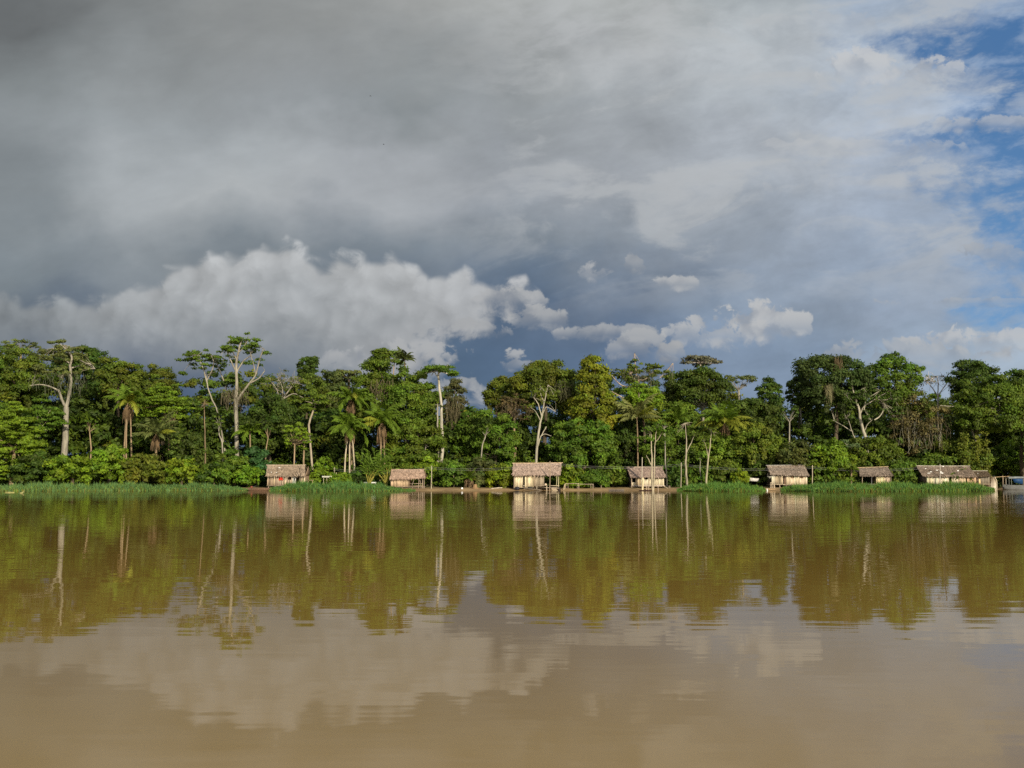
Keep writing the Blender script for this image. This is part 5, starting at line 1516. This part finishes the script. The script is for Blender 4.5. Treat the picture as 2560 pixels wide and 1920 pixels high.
    mb = MB(); c = W(629, 1219, 156.4); c[2] = .38; mb.box((c[0] - .12, c[1] - .22, c[2]), (c[0] + .14, c[1] + .2, c[2] + .32), (.22, .06, .035)); mb.box((c[0] - .05, c[1] - .08, c[2] - .55), (c[0] + .05, c[1] + .08, c[2] + .0), (.1, .1, .1))
    mb.tube([c + [.1, 0, .25], c + [.7, .05, .32]], .025, (.1, .1, .1), 5)
    simple('outboard_motor', mb, M_PAINT, 'rust-red outboard motor on the stern of the moored plank boat', 'motor', c)
    canoe('grey dug-out canoe lying half on the bank in front of the largest hut', 1330, 1222, 160.2, 2.9, .5, .26, -.5, (.22, .18, .14), (.18, .14, .1), 1, pitch=-.07, z=.04)
    canoe('dark canoe with a grey rim grounded on the bare bank before the pale plank hut', 1541, 1226, 158.2, 2.4, .55, .28, .15, (.13, .11, .10), (.2, .17, .14), 2)
    canoe('dark narrow canoe floating under the white twin sapling', 1614, 1227, 157.2, 2.05, .48, .2, 0.0, (.06, .035, .03), (.12, .08, .06), 2, rocker=.6)
    # boats behind the grass
    canoe('white boat drawn up on the bank beyond the saplings, beside the tall stilt hut', 1882, 1204, 167, 2.3, .8, .55, .3, (.66, .64, .62), (.5, .48, .46), 2, name='moored_boat', cat='boat', z=W(0, 1203, 167)[2] - .05, blunt=.3, pitch=-.08)
    for lab, px in (('pair of thin legs',
                     0),): pass
    c = W(817, 1213, 166); c[2] = float(ground_z(c[0], 166))
    o = thing('raised_canoe', c, 'white canoe resting upside down on thin posts beside the red-cloth hut', 'canoe', 'boats and canoes along the bank')
    mb = MB(); q = W(817, 1194.5, 166); canoe_mesh(mb, q, 1.5, .6, .28, .1, (.70, .70, .62), (.5, .5, .45)); mb.build('hull', M_PAINT, o, origin=c)
    for x in (809, 817, 824):
        mb = MB(); p = W(x, 1213, 166); p[2] = float(ground_z(p[0], 166)) - .1; mb.tube([p, W(x, 1194.5, 166)], .04, (.55, .5, .35), 5); mb.build('support', M_BARK, o, origin=c)
    c = W(776, 1209, 165); c[2] = float(ground_z(c[0], 165)); o = thing('bench', c, 'low wooden bench in the grass beside the red-cloth hut', 'bench')
    mb = MB(); z = W(0, 1201, 165)[2]; s = mpp(165); mb.box((c[0] - 7 * s, 164.8, z), (c[0] + 7 * s, 165.2, z + .06), (.4, .28, .2)); mb.build('seat', M_WOOD, o, origin=c)
    for dx in (-5, 5):
        mb = MB(); mb.tube([[c[0] + dx * s, 165, c[2] - .1], [c[0] + dx * s, 165, z]], .05, (.4, .3, .2), 5); mb.build('leg', M_BARK, o, origin=c)
    c = W(925, 1212, 164.8); c[2] = float(ground_z(c[0], 164.8)); o = thing('white_table', c, 'white table standing behind the floating grass by the tall green canes', 'table')
    mb = MB(); s = mpp(164.8); z = W(0, 1205, 164.8)[2]; mb.box((c[0] - 15 * s, 164.5, z - .22), (c[0] + 15 * s, 165.2, z), (.70, .72, .70)); mb.build('table_top', M_PAINT, o, origin=c)
    for dx in (-14, 14):
        for dy in (-.25, .3):
            mb = MB(); mb.tube([[c[0] + dx * s, 164.85 + dy, c[2] - .1], [c[0] + dx * s, 164.85 + dy, z - .22]], .05, (.7, .72, .7), 5); mb.build('leg', M_PAINT, o, origin=c)
    for i, (x, y0, y1, lab) in enumerate(((842, 1207, 1181, 'tall thin stake among the grass left of the white table'), (859, 1209, 1190, 'shorter thin stake among the grass near the white table'), (1135, 1222, 1187, 'bare pale stake on the bank beside the young stemless palm'))):
        mb = MB(); p = W(x, y0, 164.5); p[2] = float(ground_z(p[0], 164.5)) - .1; q = W(x - 1, y1, 164.5)
        mb.tube([p, (p + q) / 2 + [.03, 0, 0], q], [.06, .05, .04], (.5, .45, .28), 6); simple('stake', mb, M_BARK, lab.replace('left of', 'short of'), 'stake', p, 'stakes along the bank')
    # stump, ball, driftwood
    mb = MB(); c = W(1187, 1222, 162); c[2] = float(ground_z(c[0], 162)) - .05
    mb.tube([c, c + [0, 0, .15], c + [.03, 0, .5], c + [0, 0, .75]], [.6, .42, .34, .3], (.24, .15, .08), 9)
    for k in range(5): a = RNG.uniform(0, 6.28); mb.tube([c + [0, 0, .25], c + [math.cos(a) * .9, math.sin(a) * .5, .02]], [.12, .05], (.22, .14, .08), 5)
    simple('tree_stump', mb, M_BARK, 'rooty brown stump on the bare bank between the half-open hut and the largest hut', 'stump', c)
    mb = MB(); c = W(1155, 1223.5, 160.6); c[2] = float(ground_z(c[0], 160.6)) + .14
    zz = np.linspace(-1, 1, 9); mb.tube([c + [0, 0, .16 * a] for a in zz], .17 * np.sqrt(np.clip(1 - zz * zz, .02, 1)), (.8, .8, .82), 12); simple('white_float', mb, M_PAINT, 'white ball-shaped float lying on the bare bank at the water', 'float', c, smooth=True)
    for lab, pts, r, cc in (('pale log drifting off the end of the grass mat', [(14, 1231.5), (24, 1232.8), (36, 1233)], .10, (.26, .25, .10)), ('forked pale branch drifting beside the pale log', [(50, 1233), (56, 1232), (60, 1229)], .09, (.26, .25, .11)),
                            ('reddish log along the edge of the long grass strip', [(345, 1224.5), (420, 1223.5), (486, 1222)], .14, (.36, .18, .09)), ('grey log lying on the bank before the largest hut', [(1228, 1222), (1245, 1220), (1256, 1219.5)], .10, (.42, .36, .28))):
        D = 1.2 * 2560 / (pts[0][1] - 1207); D = min(D, 160.5) if '345' not in str(pts[0][0]) else 157
        if '1228' in str(pts[0][0]): D = 161.6
        Q = np.array([W(x, y, D) for x, y in pts]); Q[:, 2] = np.maximum(Q[:, 2], np.maximum(0.0, ground_z(Q[:, 0], Q[:, 1])) + .02)
        mb = MB(); mb.tube(Q, [r, r * 1.1, r * .7], cc, 7)
        if 'forked' in lab: mb.tube([Q[1], Q[1] + [.15, .1, .25]], [r * .7, r * .4], cc, 5)
        simple('drift_log', mb, M_BARK, lab, 'log', Q[1], 'logs at the water')
    mb = MB(); c = W(484, 1221, 157.5); c[2] = .0
    for k in range(14): a = RNG.uniform(0, 6.28); mb.tube([c + [0, 0, .0], c + [math.cos(a) * .4, math.sin(a) * .3, RNG.uniform(.2, .6)]], [.06, .015], np.asarray((.36, .19, .09)) * RNG.uniform(.7, 1.2), 4)
    simple('root_mass', mb, M_BARK, 'reddish tangle of roots at the end of the reddish log', 'roots', c)

    # --- plank shelter, big old boat and the blue boat at the far end
    D = 176
    s = mpp(D)
    c = W(2462, 1215, D); c[2] = 0
    o = thing('boat_shelter', c, 'grey plank shelter with a sloping board roof behind the white upturned bow', 'shelter')
    mb = MB(); a, b = W(2449, 1203, D), W(2473, 1203, D); boards(mb, a[0], b[0], 0.0, W(0, 1199, D)[2], D, (.20, .21, .20)); mb.build('front_wall', M_WOOD, o, origin=c)
    mb = MB(); p1, p2 = W(2452, 1198.5, D - .4), W(2480, 1197.5, D - .4); q1, q2 = W(2462, 1191, D + 2), W(2484, 1190, D + 2)
    for i in range(8):
        f0, f1 = i / 8, (i + .94) / 8
        A, B, Cc, Dd = p1 + (p2 - p1) * f0, p1 + (p2 - p1) * f1, q1 + (q2 - q1) * f1, q1 + (q2 - q1) * f0
        v = [A, B, Cc, Dd]; v += [x + np.array([0, 0, .05]) for x in v]
        mb.add(v, np.array([[3, 2, 1, 0], [4, 5, 6, 7], [0, 1, 5, 4], [1, 2, 6, 5], [2, 3, 7, 6], [3, 0, 4, 7]]), np.asarray((.34, .29, .22)) * RNG.uniform(.85, 1.1))
    mb.build('roof', M_WOOD, o, origin=c)
    for x in (2452, 2472):
        mb = MB(); p = W(x, 1215, D + 1.8); p[2] = -.3; q = W(x + 6, 1192, D + 1.8); q[0] = p[0]; mb.tube([p, q], .06, PINKB, 5); mb.build('post', M_BARK, o, origin=c)
    # old boat, bow on
    D = 172; s = mpp(D)
    c = W(2484, 1222, D); c[2] = 0
    o = thing('old_boat', c, 'old wooden boat with a tall white bow pointing out of the grass, hull in shade', 'boat', 'boats and canoes along the bank')
    zt = W(0, 1192, D)[2]; n = 8
    stem = np.array([W(2491.5, 1222, D), W(2492, 1210, D), W(2491, 1201, D - .2), W(2487, 1193, D - .4)]); stem[0, 2] = -.3
    def side(dx, dxt, back):
        G = []
        for i, f in enumerate(np.linspace(0, 1, 6)):
            row = []
            for k, t in enumerate(np.linspace(0, 1, 6)):
                b0 = np.array([np.interp(t * 3, range(4), stem[:, a]) for a in range(3)])
                e = b0 + np.array([(dx + (dxt - dx) * t) * (f ** .6), back * f, .12 * f * t])
                row.append(e)
            G.append(row)
        return np.array(G)
    mb = MB(); mb.grid(side(-13 * s, -8 * s, .45), (.74, .66, .56)); mb.build('bow_planking', M_PAINT, o, origin=c)
    mb = MB(); mb.grid(side(6 * s, 5 * s, 3.5), (.36, .24, .23)); mb.build('hull_side', M_PAINT, o, origin=c)
    mb = MB(); g = side(-13 * s, -8 * s, .45)[-1]; G2 = np.array([g, g + np.array([-5 * s, .9, 0]), g + np.array([-7 * s, 4.5, 0])]); mb.grid(G2, (.55, .48, .40)); mb.build('hull_side', M_PAINT, o, origin=c)
    mb = MB(); mb.tube(stem + [0, -.04, 0], [.05, .05, .06, .05], (.8, .72, .55), 6); mb.build('stem_post', M_WOOD, o, origin=c)
    mb = MB(); p = stem[-1]; mb.tube([p + [0, .15, .02], p + [.02, .15, .2]], [.12, .08], (.06, .06, .06), 6); mb.build('bitt', M_PAINT, o, origin=c)
    mb = MB(); tL, tR = side(-13 * s, -8 * s, .45)[:, -1], side(6 * s, 5 * s, 3.5)[:, -1]; mb.grid(np.stack([tL, tR]) - [0, 0, .06], (.3, .24, .2)); mb.build('foredeck', M_WOOD, o, origin=c)
    # mooring rail
    D = 186; c = W(2506, 1192, D); o = thing('jetty_rail', c, 'long horizontal pole rail linking the white bow to the blue boat', 'rail')
    mb = MB(); mb.tube([W(2488, 1193, D), W(2508, 1191.5, D), W(2528, 1190.5, D)], .06, (.46, .33, .2), 6); mb.build('rail_pole', M_BARK, o, origin=c)
    for x in (2506.5, 2514, 2508):
        mb = MB(); p = W(x, 1216, D); p[2] = float(ground_z(p[0], D)) - .5; mb.tube([p, W(x, 1188.5 if x < 2507 else 1192, D)], .05, (.3, .24, .18), 5); mb.build('post', M_BARK, o, origin=c)
    # blue boat, its colours darkened to stand in for the forest's shade
    D = 181; s = mpp(D)
    c = W(2548, 1220, D); c[2] = 0
    o = thing('blue_boat', c, 'grey river boat with a curved roof and a blue side panel at the frame edge', 'boat', 'boats and canoes along the bank')
    mb = MB(); canoe_mesh(mb, c + [0, .5, -.25], 70 * s, 2.0, .25 + (1222 - 1211) * s, .0, (.17, .18, .19), (.1, .1, .1), rocker=.35, blunt=.35); mb.build('hull', M_PAINT, o, origin=c)
    zt, zb = W(0, 1196.5, D)[2], W(0, 1211, D)[2]
    mb = MB()
    xs = np.linspace(c[0] - 26 * s, c[0] + 30 * s, 10); G = []
    for j, a in enumerate(np.linspace(-1, 1, 7)):
        G.append(np.stack([xs, np.full(10, D + .5 + a * .95), zt + .28 * (1 - a * a) - .12 * ((xs - c[0]) / (30 * s)) ** 2 + .1], 1))
    G = np.array(G); mb.grid(G, (.30, .33, .34)); mb.grid(G[::-1] - [0, 0, .05], (.3, .3, .3)); mb.build('roof', M_PAINT, o, origin=c)
    mb = MB(); a, b = W(2531, 1200, D - .42), W(2557, 1200, D - .42); v = [[a[0], D - .42, zt], [b[0], D - .42, zt], [b[0], D - .40, zb + .02], [a[0] + .35, D - .40, zb + .3]]
    v += [[p[0], p[1] + .04, p[2]] for p in v]; mb.add(v, np.array([[3, 2, 1, 0], [4, 5, 6, 7], [0, 1, 5, 4], [1, 2, 6, 5], [2, 3, 7, 6], [3, 0, 4, 7]]), (.010, .050, .145)); mb.build('side_panel', M_PAINT, o, origin=c)
    for x in (2516, 2523, 2529, 2558.5, 2572):
        for dy in (-.45, 1.4):
            mb = MB(); p = W(x, 1212, D + dy); q = p.copy(); q[2] = zt + .08; mb.tube([p, q], .03, (.26, .28, .28), 5); mb.build('post', M_PAINT, o, origin=c)

    # --- power line
    t1 = pole('grey power pole with slanting braces beside the half-open hut', 1078, 1164, 1225, 162.2, col=(.42, .38, .28), brace=((1074.5, 1196, 1222), (1087, 1206, 1222)))
    t2 = pole('power pole standing in front of the thatch of the largest hut', 1374, 1153, 1225, 160.8, col=(.34, .26, .19))
    t3 = pole('bare grey power pole among the white saplings', 1702, 1156, 1216, 164, col=(.40, .35, .27))
    t4 = pole('power pole in the grass right past the tall stilt hut', 2030, 1163, 1216, 165.5, col=(.50, .42, .32))
    t5 = pole('power pole in front of the scrap-patched thatch of the long hut', 2349, 1160, 1216, 167.2, col=(.42, .38, .34))
    t0 = W(835, 1168, 166)
    pt = pole('half-hidden power pole behind the canes by the three-stemmed palm', 835, 1168, 1212, 166.5, col=(.3, .26, .18))
    P_ = [pt, t1, t2, t3, t4, t5]
    for lab, dz in (('upper wire of the power line strung from pole to pole above the huts', -.25), ('lower wire of the power line strung from pole to pole above the huts', -.5)):
        mb = MB()
        for a, b in zip(P_[:-1], P_[1:]):
            t = np.linspace(0, 1, 14)[:, None]
            Q = a * (1 - t) + b * t - np.array([0, 0, 1.]) * (4 * t * (1 - t)) * .55 + [0, 0, dz]
            mb.tube(Q, .013, (.22, .22, .22), 4, caps=False)
        simple('power_wire', mb, M_PAINT, lab, 'wire', P_[2] + [0, 0, dz], 'wires of the power line')
    # --- birds
    def bird(lab, p, span, yaw, col=(.03, .03, .03), perched=False):
        o = thing('bird', p, lab, 'bird', 'birds')
        mb = MB(); t = np.linspace(-1, 1, 7); d = np.array([math.cos(yaw), math.sin(yaw), 0 if not perched else .8]); d = d / np.linalg.norm(d)
        mb.tube([p + d * a * span * .28 for a in t], [.01, .05 * span, .075 * span, .08 * span, .06 * span, .055 * span, .015], col, 7); mb.build('body', M_CLOTH, o, origin=p)
        if not perched:
            for sg in (-1, 1):
                sd = np.array([-math.sin(yaw), math.cos(yaw), 0]) * sg
                wb = MB(); a0 = p + d * span * .08; a1 = p - d * span * .12
                m0 = a0 + sd * span * .25 + [0, 0, span * .10]; m1 = a1 + sd * span * .25 + [0, 0, span * .10]; e = p + sd * span * .5 - d * span * .06 + np.array([0, 0, span * .02])
                v = [a0, m0, e, m1, a1]; v += [x - np.array([0, 0, .012]) for x in v]
                wb.add(v, [np.array([[0, 1, 3, 4], [9, 8, 6, 5]]), np.array([[1, 2, 3], [8, 7, 6]])], col); wb.build('wing', M_CLOTH, o, origin=p)
    bird('bird gliding in the grey cloud, the higher of two', W(926, 240, 150), .42, 2.6)
    bird('bird gliding in the grey cloud, the lower of two', W(959, 361, 150), .46, 2.8)
    bird('small dark bird perched on the bare spike of the tangled grey-olive tree', W(1587, 884, 184) + np.array([0, 0, .12]), .5, .4, perched=True)


build_sky()
build_light_camera()
build_setting()
build_forest()
build_village()
